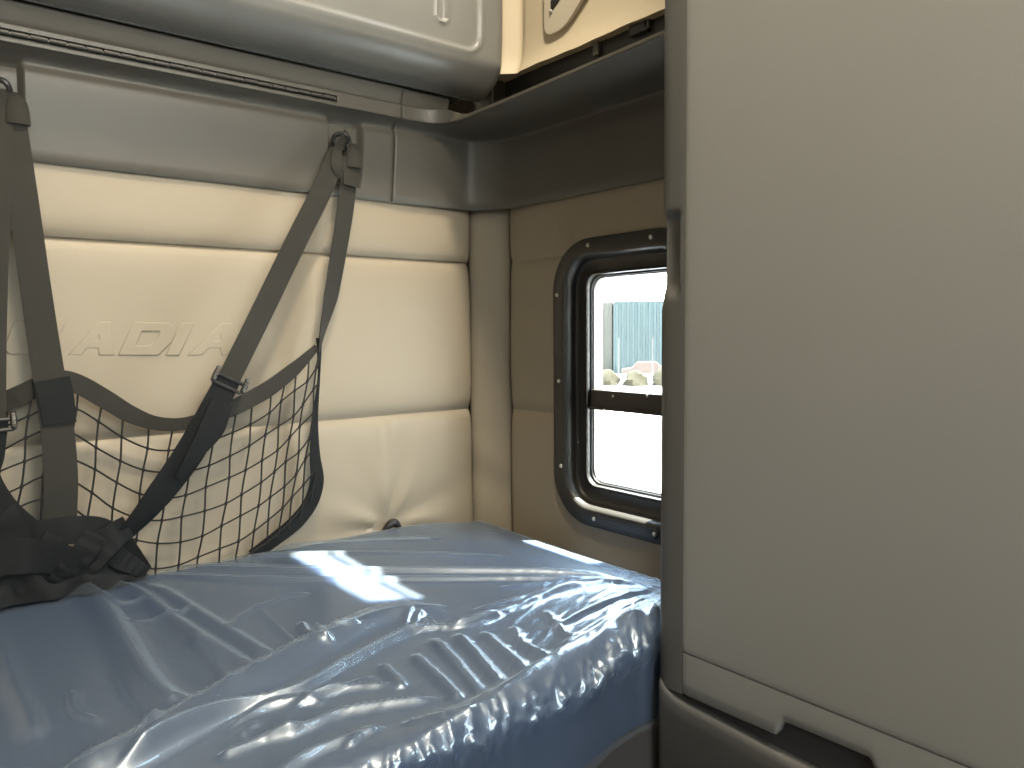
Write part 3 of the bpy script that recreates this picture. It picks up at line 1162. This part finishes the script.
# folds of the film: points in the photograph taken to the mattress top, height, width on either side, kind
FOLDS = [
    # the long fold from the near left up to the middle
    ([(20, 805), (90, 768), (150, 738), (230, 692), (300, 652), (340, 634), (370, 621), (400, 613), (440, 607)], .024, .013, .068, 'roll'),
    ([(120, 775), (160, 748), (230, 715), (300, 694), (350, 664), (405, 636), (440, 630)], .010, .007, .010, 'crease'),
    ([(420, 630), (465, 628), (500, 615), (540, 600), (580, 585)], .006, .007, .010, 'crease'),
    ([(470, 612), (510, 603), (550, 593), (590, 584), (640, 577)], .005, .006, .012, 'crease'),
    # the long fold in front
    ([(300, 800), (360, 768), (420, 738), (500, 700), (560, 664), (605, 637), (655, 603)], .024, .014, .062, 'roll'),
    ([(560, 700), (590, 672), (620, 640), (640, 622)], .009, .006, .012, 'crease'),
    ([(585, 690), (612, 660), (632, 632), (640, 622)], .006, .005, .008, 'crease'),
    ([(632, 682), (638, 655), (646, 632), (660, 612)], .012, .010, .014, 'soft'),
    # taut lines along the rear
    ([(150, 571), (300, 573), (420, 573), (540, 573), (650, 577)], .0075, .012, .011, 'soft'),
    ([(120, 580), (250, 582), (400, 581), (540, 580), (640, 579)], .006, .011, .010, 'soft'),
    ([(230, 560), (320, 556), (420, 555), (500, 555)], .004, .005, .005, 'soft'),
    ([(250, 552), (330, 546), (400, 542), (440, 540)], .0045, .005, .005, 'soft'),
    ([(500, 588), (560, 583), (620, 580)], .0025, .005, .005, 'soft'),
    # waves at the left
    ([(62, 588), (92, 603), (118, 636), (145, 682), (165, 704), (185, 714)], .011, .020, .020, 'soft'),
    ([(62, 587), (90, 598), (117, 606), (150, 603)], .004, .006, .006, 'crease'),
    ([(100, 583), (140, 598), (172, 620), (220, 652), (262, 678)], .006, .014, .014, 'soft'),
    ([(150, 588), (190, 610), (240, 640), (272, 662)], .0055, .014, .014, 'soft'),
    ([(190, 640), (215, 665), (235, 695)], .004, .012, .012, 'soft'),
    ([(128, 623), (160, 620), (192, 611)], .003, .005, .005, 'crease'),
    ([(225, 632), (250, 612), (285, 598), (310, 594)], .003, .008, .008, 'soft'),
    ([(0, 640), (12, 680), (28, 715), (34, 740)], .004, .012, .012, 'soft'),
    ([(72, 690), (76, 712), (100, 722)], .0025, .006, .006, 'soft'),
    ([(300, 622), (306, 634), (318, 644), (332, 650)], .006, .006, .006, 'crease'),
    ([(310, 637), (345, 636), (360, 632)], .003, .005, .005, 'crease'),
    ([(250, 600), (290, 640), (300, 648)], .002, .006, .006, 'soft'),
    # slanting waves between the two long folds
    ([(380, 665), (395, 680), (405, 690)], .004, .009, .009, 'soft'),
    ([(412, 655), (440, 682), (462, 706)], .0055, .009, .009, 'soft'),
    ([(432, 640), (458, 668), (482, 700)], .0055, .010, .010, 'soft'),
    ([(455, 636), (480, 662), (502, 690)], .006, .010, .010, 'soft'),
    ([(482, 634), (502, 652), (525, 672)], .005, .010, .010, 'soft'),
    ([(512, 628), (522, 645), (548, 660)], .005, .009, .009, 'soft'),
    ([(545, 612), (560, 630), (572, 642)], .004, .008, .008, 'soft'),
    # folds running towards the near edge
    ([(250, 800), (300, 762), (345, 743), (385, 730)], .006, .006, .012, 'crease'),
    ([(265, 742), (310, 728), (340, 715), (390, 706), (440, 700)], .006, .006, .012, 'crease'),
    ([(220, 735), (262, 712), (300, 702), (350, 690), (400, 686)], .005, .005, .010, 'crease'),
    ([(300, 706), (340, 690), (372, 677)], .004, .005, .008, 'crease'),
    ([(400, 728), (440, 722), (470, 716)], .003, .004, .008, 'crease'),
    ([(215, 760), (260, 742), (300, 730)], .005, .006, .010, 'crease'),
    ([(240, 738), (250, 728), (262, 726)], .003, .006, .006, 'crease'),
    ([(285, 722), (298, 708), (318, 704), (322, 708)], .003, .005, .005, 'crease'),
    ([(345, 752), (355, 746), (353, 742)], .003, .005, .005, 'crease'),
    ([(145, 742), (152, 733), (160, 745)], .006, .006, .006, 'crease'),
    # little gathered pleats in the middle of the rear fold
    ([(403, 634), (408, 622), (414, 616)], .006, .005, .005, 'crease'),
    ([(414, 632), (417, 622), (424, 616)], .006, .005, .005, 'crease'),
    ([(425, 630), (428, 622), (436, 628)], .006, .005, .005, 'crease'),
    ([(450, 632), (490, 620), (500, 618)], .005, .005, .006, 'crease'),
    # taut lines over the near right corner
    ([(545, 635), (590, 612), (640, 590)], .004, .005, .006, 'crease'),
    ([(560, 650), (600, 624), (650, 592)], .004, .005, .006, 'crease'),
    ([(560, 628), (610, 602), (655, 583)], .003, .005, .006, 'crease'),
    ([(590, 605), (625, 592), (655, 580)], .003, .005, .006, 'crease'),
]
uu = np.array(sorted(set(np.round(np.concatenate([np.arange(-2.26, -1.24, .04), np.arange(-1.24, .07, .0042)]), 4))))
vvv = np.array(sorted(set(np.round(np.concatenate([np.arange(-1.09, -.80, .0032), np.arange(-.80, -.0049, .0034)]), 4))))
U, V = np.meshgrid(uu, vvv, indexing='ij')
X, Y, Z, NX, NY, NZ = wrap(U, V, TOPZ + .002, RAD + .001, 0)
H = np.zeros_like(X)
for pts, h, w1, w2, kd in FOLDS:
    w = []
    for px, py in pts:
        q = at(px, py, 2, TOPZ + .004)
        w.append((q.x, q.y))
    # denser, smooth course
    sp_ = smooth_path([Vector((a, b, 0)) for a, b in w], 5 * len(w))
    d, s, t = polydist(X, Y, [(q.x, q.y) for q in sp_])
    env = np.clip(t / .12, 0, 1) * np.clip((1 - t) / .12, 0, 1) * .85 + .15
    env = np.where((t <= 0) | (t >= 1), env * np.exp(-(d / w1) ** 2), env)
    wd_ = np.where(s > 0, w1, w2)
    if kd == 'crease':
        g = np.exp(-(d / wd_)) * .6 + np.exp(-(d / wd_) ** 2) * .4
    else:
        g = np.exp(-(d / wd_) ** 2)
    if kd == 'roll':
        g = np.where(s > 0, np.exp(-d / w1), .5 + .5 * np.cos(math.pi * np.clip(d / w2, 0, 1)))
        g = np.where((t <= 0) | (t >= 1), g * np.exp(-(d / .03) ** 2), g) / 1.7
    H += 1.7 * h * env * g * np.clip(NZ, .2, 1)
# fine crinkle, drawn out along the folds
ca, sa = math.cos(math.radians(24)), math.sin(math.radians(24))
A, Bq = X * ca + Y * sa, -X * sa + Y * ca
right = np.clip((X + 1.0) / .45, 0, 1)
near = np.clip((-Y - .46) / .22, 0, 1)
cr = 1 - np.abs(2 * vnoise(A * 9 + 40, Bq * 60 + 20, 3) - 1)
cr2 = 1 - np.abs(2 * vnoise(A * 30 + 11, Bq * 110 + 5, 5) - 1)
H += (.0001 + .0020 * right * near) * cr ** 2 + (.00006 + .0011 * right * near) * cr2 ** 2
H += .0025 * vnoise(X * 7 + 3, Y * 9 + 8, 9)
# crumpled roll over the front edge
arc = (IYF - V)
fb = np.exp(-((arc - .038) / .017) ** 2) * np.clip((X + 1.05) / .3, 0.25, 1)
big = vnoise(X * 14 + 5, arc * 12 + 3, 31)
c1 = 1 - np.abs(2 * vnoise(X * 75 + arc * 48 + 9, arc * 22 - X * 12 + 7 + 2 * big, 12) - 1)
c2 = 1 - np.abs(2 * vnoise(X * 130 - arc * 60 + 3, arc * 70 + X * 25 + 2, 14) - 1)
H += fb * (.0120 * c1 ** 6 + .0065 * c2 ** 4 + .002 * big)
sk = np.clip((arc - .075) / .05, 0, 1)
H += sk * (.004 * vnoise(X * 12 + 2, Z * 6 + 4, 21))
keep = Z > MZ0 - .003
P3 = np.stack([X + NX * H, Y + NY * H, Z + NZ * H], -1)
P3[..., 1] = np.minimum(P3[..., 1], -.0215)
fs = []
K = keep
nvv = len(vvv)
for i in range(len(uu) - 1):
    for j in range(nvv - 1):
        if K[i, j] or K[i + 1, j] or K[i, j + 1] or K[i + 1, j + 1]:
            fs.append((i * nvv + j, (i + 1) * nvv + j, (i + 1) * nvv + j + 1, i * nvv + j + 1))
film = mesh_obj('plastic_film', (P3.reshape(-1, 3) - np.array(LM)).tolist(), fs, M['film'], mt, True)
bm = bmesh.new()
bm.from_mesh(film.data)
bmesh.ops.delete(bm, geom=[q for q in bm.verts if not q.link_faces], context='VERTS')
bm.to_mesh(film.data)
bm.free()
tag(film, 'clear wrinkled plastic film')

# small dark tie tab between mattress and padding
tb = MB()
pth = [Vector((TX - .022 + .044 * k / 12, -.024 - .006 * math.sin(math.pi * k / 12), TZ - .012 + .020 * math.sin(math.pi * k / 12))) for k in range(13)]
tb.tube(pth, [.006 + .004 * math.sin(math.pi * k / 12) for k in range(13)], 8)
t = tb.build('tie_down_tab', M['black'])
tag(t, 'small black tab poking up where the mattress meets the rear padding', 'tab')

# ------------------------------------------------------------------ restraint net
net = empty('restraint_net', (-.75, -.06, -.44))
tag(net, 'black cargo restraint net with webbing straps hanging against the rear wall', 'net')
LN = Vector(net.location)


def W(px, py, y):
    return at(px, py, 1, y) - LN


def rib(name, pts, widths, mat='web', n=48, twist=None, thick=.0022, label=None, parent=net, wob=0.0):
    mb = MB()
    ribbon(mb, [W(*p) for p in pts], widths, n, thick, twist, wob=wob)
    o = mb.build(name, M[mat], parent, True, 40)
    if label:
        o['label'] = label
    return o


# top hem of the netting
HEM = [(-70, 415), (-30, 418), (5, 402), (22, 394), (45, 384), (62, 380), (80, 385), (105, 399), (130, 414), (155, 423), (182, 424), (210, 417), (235, 407),
       (265, 391), (292, 371), (317, 347)]


def hem_y(px):
    return -.062 - .018 * math.exp(-((px - 60) / 60) ** 2) - .016 * math.exp(-((px - 215) / 45) ** 2)


mbh = MB()
hp = [(a, b, hem_y(a)) for a, b in HEM]
rib('hem', hp, [.034, .034, .034, .032, .034, .034, .034, .034, .032, .026, .024, .026, .032, .034, .030, .014], 'web', 90, wob=.0006)
# side hem down to the mattress
SIDE = [(319, 338), (319, 375), (315, 420), (315, 455), (317, 480), (311, 502), (296, 522), (274, 540), (252, 556)]
rib('hem', [(a, b, -.058 + .012 * (k / 8)) for k, (a, b) in enumerate(SIDE)], [.016, .010, .018, .026, .032, .034, .034, .030, .026], 'webdark', 60,
    twist=[.3, .8, .4, .2, 0, 0, 0, 0, 0])
# netting
hs = smooth_path([Vector((a, b, 0)) for a, b in HEM], 600)
side_c = smooth_path([Vector((a, b, 0)) for a, b in SIDE], 100)


def hem_at(px):
    return min(hs, key=lambda q: abs(q.x - px))


def side_x(py):
    if py < 345:
        return 318
    return min(side_c, key=lambda q: abs(q.y - py)).x - 1


def floor_y(px):
    return 597 - .158 * px + .00003 * px * px + 4


cols = [-60, -36, -14, 8, 32, 55, 78, 102, 125, 149, 172, 194, 215, 236, 254, 271, 285, 298, 309, 320, 332, 344, 356]
STEP = 23.5


def node(i, k):
    px = cols[i]
    if px <= 317:
        h = hem_at(px)
        hx, hy = h.x, h.y
    else:
        hx, hy = px, 347 - (px - 317) * 1.4
    x = hx - .115 * STEP * k + 1.2 * math.sin(i * 2.1 + k * 1.7)
    y = hy + STEP * k + (2 if px <= 317 else 0) + 1.2 * math.sin(i * 1.3 + k * 2.3)
    d = -.055 - .022 * math.sin(min(1, k / 7) * math.pi) - .012 * math.exp(-((px - 60) / 60) ** 2)
    return x, y, max(-.085, d)


def inside(q):
    return q[1] < floor_y(q[0]) and q[0] < side_x(q[1]) + 1 and not (q[0] < 60 and q[1] > 545)


nm = MB()
KMAX = 16


def seg_clip(a, b):
    ia, ib = inside(a), inside(b)
    if not ia and not ib:
        return None
    if ia and ib:
        return a, b
    lo, hi = 0.0, 1.0
    for _ in range(14):
        mid = (lo + hi) / 2
        q = tuple(a[c] + (b[c] - a[c]) * mid for c in range(3))
        if inside(q) == ia:
            lo = mid
        else:
            hi = mid
    q = tuple(a[c] + (b[c] - a[c]) * lo for c in range(3))
    return (a, q) if ia else (q, b)


def cord(seq, r=.00175):
    run = []
    for a, b in zip(seq, seq[1:]):
        s = seg_clip(a, b)
        if s is None:
            if len(run) > 1:
                nm.tube(smooth_path([W(*q) for q in run], 4 * len(run)), r, 6)
            run = []
            continue
        if not run:
            run = [s[0]]
        run.append(s[1])
        if s[1] != b:
            if len(run) > 1:
                nm.tube(smooth_path([W(*q) for q in run], 4 * len(run)), r, 6)
            run = []
    if len(run) > 1:
        nm.tube(smooth_path([W(*q) for q in run], 4 * len(run)), r, 6)


for i in range(len(cols)):
    cord([node(i, k) for k in range(0, KMAX)])
for k in range(1, KMAX):
    cord([node(i, k) for i in range(len(cols))])
for i in range(len(cols)):
    for k in range(1, KMAX):
        q = node(i, k)
        if inside(q):
            c = W(*q)
            nm.tube([c + Vector((0, 0, .004)), c + Vector((0, 0, .0012)), c - Vector((0, 0, .0012)), c - Vector((0, 0, .004))], [.0016, .0030, .0030, .0016], 6)
nm.build('netting', M['cord'], net)

# straps
rib('strap', [(338, 152, -.064), (322, 190, -.072), (296, 242, -.082), (262, 312, -.094), (229, 379, -.104)], [.040, .044, .044, .044, .043], 'web', 60,
    label='charcoal strap slanting from the right anchor to the ladder buckle')
rib('strap', [(229, 378, -.105), (214, 408, -.106), (190, 452, -.104), (160, 494, -.098), (132, 527, -.090), (108, 546, -.082)],
    [.046, .050, .056, .054, .044, .036], 'webdark', 60, twist=[0, 0, .1, .3, .6, .5], thick=.004, label='dark doubled strap below the buckle')
rib('strap_tail', [(222, 402, -.112), (212, 428, -.113), (196, 452, -.111), (178, 478, -.107)], [.044, .050, .034, .016], 'webdark', 30, twist=[.05, .1, .25, .4], thick=.003)
rib('strap', [(351, 158, -.066), (346, 205, -.066), (339, 250, -.066), (331, 296, -.064), (323, 330, -.062), (319, 352, -.060)], [.036, .038, .038, .040, .030, .016], 'web', 60,
    twist=[0, 0, .1, .35, .75, 1.0], label='charcoal strap from the right anchor to the corner of the netting')
rib('strap', [(11, 118, -.064), (22, 190, -.068), (36, 290, -.076), (48, 370, -.084), (57, 425, -.090), (61, 480, -.090), (59, 536, -.080)],
    [.044, .044, .046, .048, .050, .052, .052], 'web', 80, label='charcoal strap from the left anchor down across the netting')
rib('strap_keeper', [(52, 379, -.088), (56, 396, -.091), (60, 424, -.094)], [.054, .054, .050], 'webdark', 16)
rib('strap', [(-2, 90, -.066), (-5, 200, -.072), (-9, 320, -.084), (-10, 418, -.096)], [.044] * 4, 'web', 60, label='charcoal strap at the left edge running to a second buckle')
rib('strap', [(-8, 418, -.097), (-12, 455, -.096), (-14, 478, -.094), (4, 508, -.092), (28, 530, -.088), (52, 550, -.080)], [.046, .046, .04, .040, .040, .040], 'webdark', 50,
    thick=.004, label='dark strap below the left buckle')


def buckle(px, py, y, ang, w=.060, h=.030):
    b = empty('ladder_buckle', W(px, py, y))
    b.parent = net
    c, s = math.cos(ang), math.sin(ang)

    def R(u, v_, d=0):
        return Vector((u * c - v_ * s, d, u * s + v_ * c))
    fr = MB()
    hw, hh = w / 2, h / 2
    for sx_ in (-1, 1):
        fr.tube([R(sx_ * hw, -hh, -.001), R(sx_ * hw * 1.03, 0, -.004), R(sx_ * hw, hh, -.001)], [.0042, .0055, .0042], 8)
    for sy in (-1, 0.15):
        fr.tube([R(-hw, sy * hh), R(hw, sy * hh)], .0036, 8)
    fr.build('bar', M['black'], b)
    t_ = MB()
    for sx_ in (-1, 1):
        MB().tube([R(sx_ * hw * 1.0, -hh * .6 + .0025 * k, -.0065 - .003 * (k % 2)) for k in range(9)], .0030, 6).build('tooth', M['steel'], b)
    pass
    return b


buckle(230, 380, -.108, math.radians(-27))
buckle(-8, 422, -.100, math.radians(2), .058, .030)


# hooks on the anchors
def clip_hook(px, py, y, mirror=1):
    h = empty('anchor_clip', W(px, py, y))
    h.parent = net
    b = MB()
    n = 20
    loop = []
    for k in range(n + 1):
        a = math.radians(-40 + 280 * k / n)
        loop.append(Vector((-.010 + .018 * math.cos(a), -.004 - .004 * math.sin(a * 2), .012 + .016 * math.sin(a))))
    b.tube(loop, .0048, 8)
    b.build('loop', M['black'], h)
    body = MB()
    vs = []
    pr = [(.004, .026), (.011, .022), (.0165, .010), (.019, -.006), (.020, -.022), (.0195, -.026)]
    for r_, z in pr:
        for k in range(14):
            a = 2 * math.pi * k / 14
            vs.append((.016 + r_ * math.cos(a), -.006 + .010 * (r_ / .02) * math.sin(a), z - .016))
    body.add(vs, grid_faces(len(pr), 14, False, True) + [tuple(range(14)), tuple(len(pr) * 14 - 14 + k for k in range(14))])
    body.build('body', M['web'], h, True, 50)
    tng = MB().box(-.006, .012, .006, .030, -.004, .016).build('tongue', M['black'], h, bevel=.002)
    return h


clip_hook(345, 148, -.058)
clip_hook(4, 98, -.058)
# folded ends of the strap at the anchor
rib('strap_fold', [(347, 132, -.064), (338, 150, -.070), (336, 165, -.074), (340, 178, -.072)], [.014, .022, .020, .012], 'web', 24, twist=[.4, .1, -.2, -.6])
rib('strap_fold', [(352, 172, -.074), (351, 186, -.074)], [.038, .037], 'web', 8)

# gathered webbing and slack lying on the mattress edge
gath = [
    ([(28, 532, -.085), (70, 530, -.096), (100, 532, -.096), (122, 548, -.088), (144, 572, -.072)], [.034, .048, .050, .046, .030]),
    ([(128, 526, -.094), (106, 542, -.104), (86, 562, -.104), (58, 584, -.094)], [.044, .050, .050, .050]),
    ([(96, 534, -.108), (84, 552, -.112), (66, 572, -.108), (50, 588, -.098)], [.036, .040, .036, .034]),
    ([(58, 536, -.098), (46, 556, -.106), (24, 576, -.104), (4, 592, -.098)], [.044, .046, .046, .042]),
    ([(-12, 500, -.088), (8, 530, -.096), (12, 560, -.100), (-10, 592, -.094)], [.050, .054, .054, .050]),
    ([(110, 552, -.094), (122, 560, -.092), (134, 566, -.086), (146, 573, -.078)], [.040, .036, .030, .024]),
    ([(-20, 560, -.100), (20, 556, -.112), (50, 558, -.114), (84, 566, -.108), (100, 574, -.096)], [.060, .060, .056, .050, .040]),
]
for k, (pts, wd2) in enumerate(gath):
    rib('slack_webbing', pts, wd2, 'webdark', 36, twist=[.25 * math.sin(k * 2.3 + j * 1.4) for j in range(len(pts))], wob=.0008, thick=.003)
# crumpled netting heap beneath it
P = []
na, nbq = 60, 22
for i in range(na):
    t = i / (na - 1)
    px = -70 + 216 * t
    cx_ = W(px, floor_y(px) - 4, -.06)
    hgt = .012 + .085 * math.sin(min(1, (1 - t) * 1.5) * math.pi / 2) * (.85 + .15 * math.sin(t * 19))
    row = []
    for j in range(nbq):
        a = math.pi * j / (nbq - 1)
        rr = 1 + .07 * math.sin(i * .45 + j * .6) + .05 * math.sin(i * .8 - j * .9)
        row.append(Vector((cx_.x + .002 * math.sin(j * .9 + i * .5), cx_.y + .001 - .050 * math.cos(a) * rr * min(1, .35 + (1 - t) * 3) + 0,
                           cx_.z - .004 + hgt * math.sin(a) ** .8 * rr)))
    P.append(row)
mesh_obj('slack_heap', [p for r in P for p in r], grid_faces(na, nbq), M['webdark'], net, True, 50)

# ------------------------------------------------------------------ outside
GZ = -2.4
gr = MB().box(-80, 120, -80, 120, GZ - .3, GZ).build('ground', M['ground'], None, False)
tag(gr, 'sunlit pale yard outside the window', 'ground', kind='structure')
hd = math.radians(38.74 + 8.6)
D = Vector((math.sin(hd), math.cos(hd), 0))
S = Vector((math.cos(hd), -math.sin(hd), 0))


def outp(dist, side, z):
    return Vector((CAM.x, CAM.y, 0)) + D * dist + S * side + Vector((0, 0, z))


def corrug(name, dist, s0, s1, z0, z1, mat, rib_w=.30):
    n = max(2, int((s1 - s0) / rib_w))
    prof_ = []
    for k in range(n):
        a = s0 + (s1 - s0) * k / n
        w = (s1 - s0) / n
        prof_ += [(a, 0), (a + w * .45, 0), (a + w * .55, -.06), (a + w * .9, -.06)]
    prof_.append((s1, 0))
    vs, nn = [], len(prof_)
    for s_, d_ in prof_:
        vs.append(outp(dist + d_, s_, z0))
    for s_, d_ in prof_:
        vs.append(outp(dist + d_, s_, z1))
    for s_, d_ in ((s0, 6), (s1, 6)):
        vs += [outp(dist + d_, s_, z0), outp(dist + d_, s_, z1)]
    fs_ = [(k, k + 1, nn + k + 1, nn + k) for k in range(nn - 1)]
    b0 = 2 * nn
    fs_ += [(0, b0, b0 + 1, nn), (nn - 1, b0 + 2, b0 + 3, 2 * nn - 1), (b0, b0 + 2, b0 + 3, b0 + 1)]
    fs_ += [tuple(list(range(nn, 2 * nn)) + [b0 + 3, b0 + 1])]
    return MB().add(vs, fs_).build(name, mat, None, False)


b1 = corrug('metal_building', 44, -.75, 9, GZ, 1.72, M['bldg'])
tag(b1, 'long pale blue corrugated metal building across the yard', 'building')
b2 = corrug('metal_building', 45, -9, -.8, GZ, 1.72, M['bldgw'], .5)
tag(b2, 'whitish corrugated metal building at the left of the window view', 'building')
rnd = random.Random(3)
for k in range(5):
    s_ = -2.1 + k * 1.25
    ctr = outp(34 + .3 * (k % 2), s_, GZ)
    vs = []
    na2, nb2 = 12, 8
    hh, rr = .62 + .25 * rnd.random(), .50 + .06 * rnd.random()
    for i in range(na2):
        for j in range(nb2):
            a, b = 2 * math.pi * i / na2, math.pi / 2 * j / (nb2 - 1)
            r_ = rr * (1 + .18 * math.sin(3 * a + 5 * b + k)) * (.9 + .2 * rnd.random())
            vs.append(Vector((r_ * math.cos(a) * math.cos(b), r_ * math.sin(a) * math.cos(b), hh * math.sin(b))))
    sh = MB().add(vs, grid_faces(na2, nb2, True, False)).build('shrub', M['bush'])
    sh.location = ctr
    tag(sh, 'dry olive shrub across the bright yard outside the window', 'shrub', 'shrubs outside the window')


def car(dist, side, mat, name, label):
    c = empty(name, outp(dist, side, GZ))
    c.rotation_euler = (0, 0, -hd + 0)
    c.scale = (.62, .62, .62)
    tag(c, label, 'car')
    poly = [(-2.0, .35), (-2.05, .75), (-1.2, .85), (-.7, 1.35), (.8, 1.38), (1.35, .9), (2.0, .82), (2.05, .35)]
    n = len(poly)
    vs = [(a, -.8, z) for a, z in poly] + [(a, .8, z) for a, z in poly]
    MB().add(vs, [tuple(range(n)), tuple(range(n, 2 * n))] + [(k, (k + 1) % n, n + (k + 1) % n, n + k) for k in range(n)]).build('body', mat, c, bevel=.06)
    for xx in (-1.25, 1.25):
        for yy in (-.72, .72):
            w = MB().tube([(xx, yy - .1, .33), (xx, yy + .1, .33)], .33, 18).build('wheel', M['rubber'], c)
    return c


car(40, 1.0, M['car'], 'car', 'faded red car parked before the blue building outside')
for k, (px, ds) in enumerate(((619, 37), (652, 37))):
    s_ = (px - 512 - F_PX * math.tan(math.radians(8.6))) / F_PX * ds * 1.0
    pmb = MB().tube([(0, 0, 0), (0, 0, 2.1)], .035, 8)
    po = pmb.build('fence_post', M['post'])
    po.location = outp(ds, s_, GZ)
    tag(po, ('left' if k == 0 else 'right') + ' of two thin grey posts standing in the yard outside', 'post')

# ------------------------------------------------------------------ light
wld = bpy.data.worlds.new('sky')
SC.world = wld
wld.use_nodes = True
nt = wld.node_tree
N, L = nt.nodes, nt.links
bg = N['Background']
tc = N.new('ShaderNodeTexCoord')
sx_ = N.new('ShaderNodeSeparateXYZ')
L.new(tc.outputs['Generated'], sx_.inputs[0])
rp = N.new('ShaderNodeValToRGB')
rp.color_ramp.elements[0].position = 0.0
rp.color_ramp.elements[0].color = (1.0, .98, .94, 1)
rp.color_ramp.elements[1].position = .8
rp.color_ramp.elements[1].color = (.62, .78, 1.0, 1)
L.new(sx_.outputs['Z'], rp.inputs[0])
L.new(rp.outputs[0], bg.inputs['Color'])
bg.inputs['Strength'].default_value = 25.0

sd = bpy.data.lights.new('sun', 'SUN')
sd.energy = 140
sd.angle = math.radians(.6)
sd.color = (1.0, .95, .86)
so = bpy.data.objects.new('sun', sd)
COL.objects.link(so)
so.rotation_euler = Vector((-SUNA, SUNB, -1)).to_track_quat('-Z', 'Y').to_euler()


def portal(name, loc_, size, direction):
    ld = bpy.data.lights.new(name, 'AREA')
    ld.shape = 'RECTANGLE'
    ld.size, ld.size_y = size
    ld.cycles.is_portal = True
    o = bpy.data.objects.new(name, ld)
    COL.objects.link(o)
    o.location = loc_
    o.rotation_euler = Vector(direction).to_track_quat('-Z', 'Y').to_euler()


portal('window_daylight', (BK + .06, WCY, WCZ), (WY1 - WY0 - .1, WZ1 - WZ0 - .1), (-1, 0, 0))
portal('high_window_daylight', (BK + .06, (UY0 + UY1) / 2, (UZ0 + UZ1) / 2), (UY1 - UY0, UZ1 - UZ0), (-1, 0, 0))
portal('windscreen_daylight', ((XL + .05) / 2, YF - .06, .62), (2.0, .48), (0, 1, 0))
portal('door_daylight', (BK + .06, -2.6, .65), (.9, .2), (-1, 0, 0))

# fill lamp added out of view to brighten the upper cab, built as a dome
def dome(label, x, y, rad, watts):
    dl = empty('added_dome_lamp', (x, y, ZC))
    tag(dl, label, 'lamp')
    mbd = MB()
    prd = [(rad + .02, 0), (rad + .02, -.012), (rad + .006, -.02), (rad, -.012)]
    mbd.add([(r_ * math.cos(2 * math.pi * k / 32), r_ * math.sin(2 * math.pi * k / 32), z) for r_, z in prd for k in range(32)], grid_faces(4, 32, False, True))
    mbd.build('rim', M['trim'], dl)
    ld = bpy.data.lights.new('added_dome_light', 'AREA')
    ld.shape = 'DISK'
    ld.size = rad * 2
    ld.energy = watts
    ld.color = (1.0, .88, .68)
    lo = bpy.data.objects.new('added_dome_light', ld)
    COL.objects.link(lo)
    lo.location = (x, y, ZC - .014)


dome('added fill lamp, a small round warm dome on the headliner above the bunk', -.62, -1.16, .14, 62)
# fill lamp added out of view, with a console put in to carry it
co = MB().box(XL + .003, BK - .003, -2.75, -2.12, 1.18, 1.36).build('added_console', M['trim'], None, bevel=.02)
tag(co, 'charcoal console added to hold the fill lamp, across the cab behind the windscreen', 'console')
ml = empty('added_fill_lamp', (-.72, -2.085, 1.15))
tag(ml, 'added warm round fill lamp under the rear edge of the console', 'lamp')
ml.rotation_euler = (math.radians(52), 0, 0)
mbd = MB()
prd = [(.05, .06), (.20, .04), (.24, .0), (.24, -.015), (.225, -.02), (.22, -.012)]
mbd.add([(r_ * math.cos(2 * math.pi * k / 32), r_ * math.sin(2 * math.pi * k / 32), z) for r_, z in prd for k in range(32)], grid_faces(6, 32, False, True))
mbd.build('housing', M['trim'], ml)
ld = bpy.data.lights.new('added_fill_light', 'AREA')
ld.shape = 'DISK'
ld.size = .43
ld.energy = 24
ld.color = (1.0, .90, .74)
lo = bpy.data.objects.new('added_fill_light', ld)
COL.objects.link(lo)
lo.location = Vector(ml.location) + Vector((0, .012 * math.sin(math.radians(52)), -.012 * math.cos(math.radians(52))))
lo.rotation_euler = ml.rotation_euler

SC.view_settings.view_transform = 'Standard'
SC.view_settings.look = 'None'
SC.view_settings.gamma = 1
SC.view_settings.use_curve_mapping = False
SC.view_settings.exposure = 0.0
SC.cycles.max_bounces = 10
SC.cycles.diffuse_bounces = 6
SC.cycles.transparent_max_bounces = 12
SC.cycles.sample_clamp_indirect = 6
SC.cycles.caustics_reflective = False
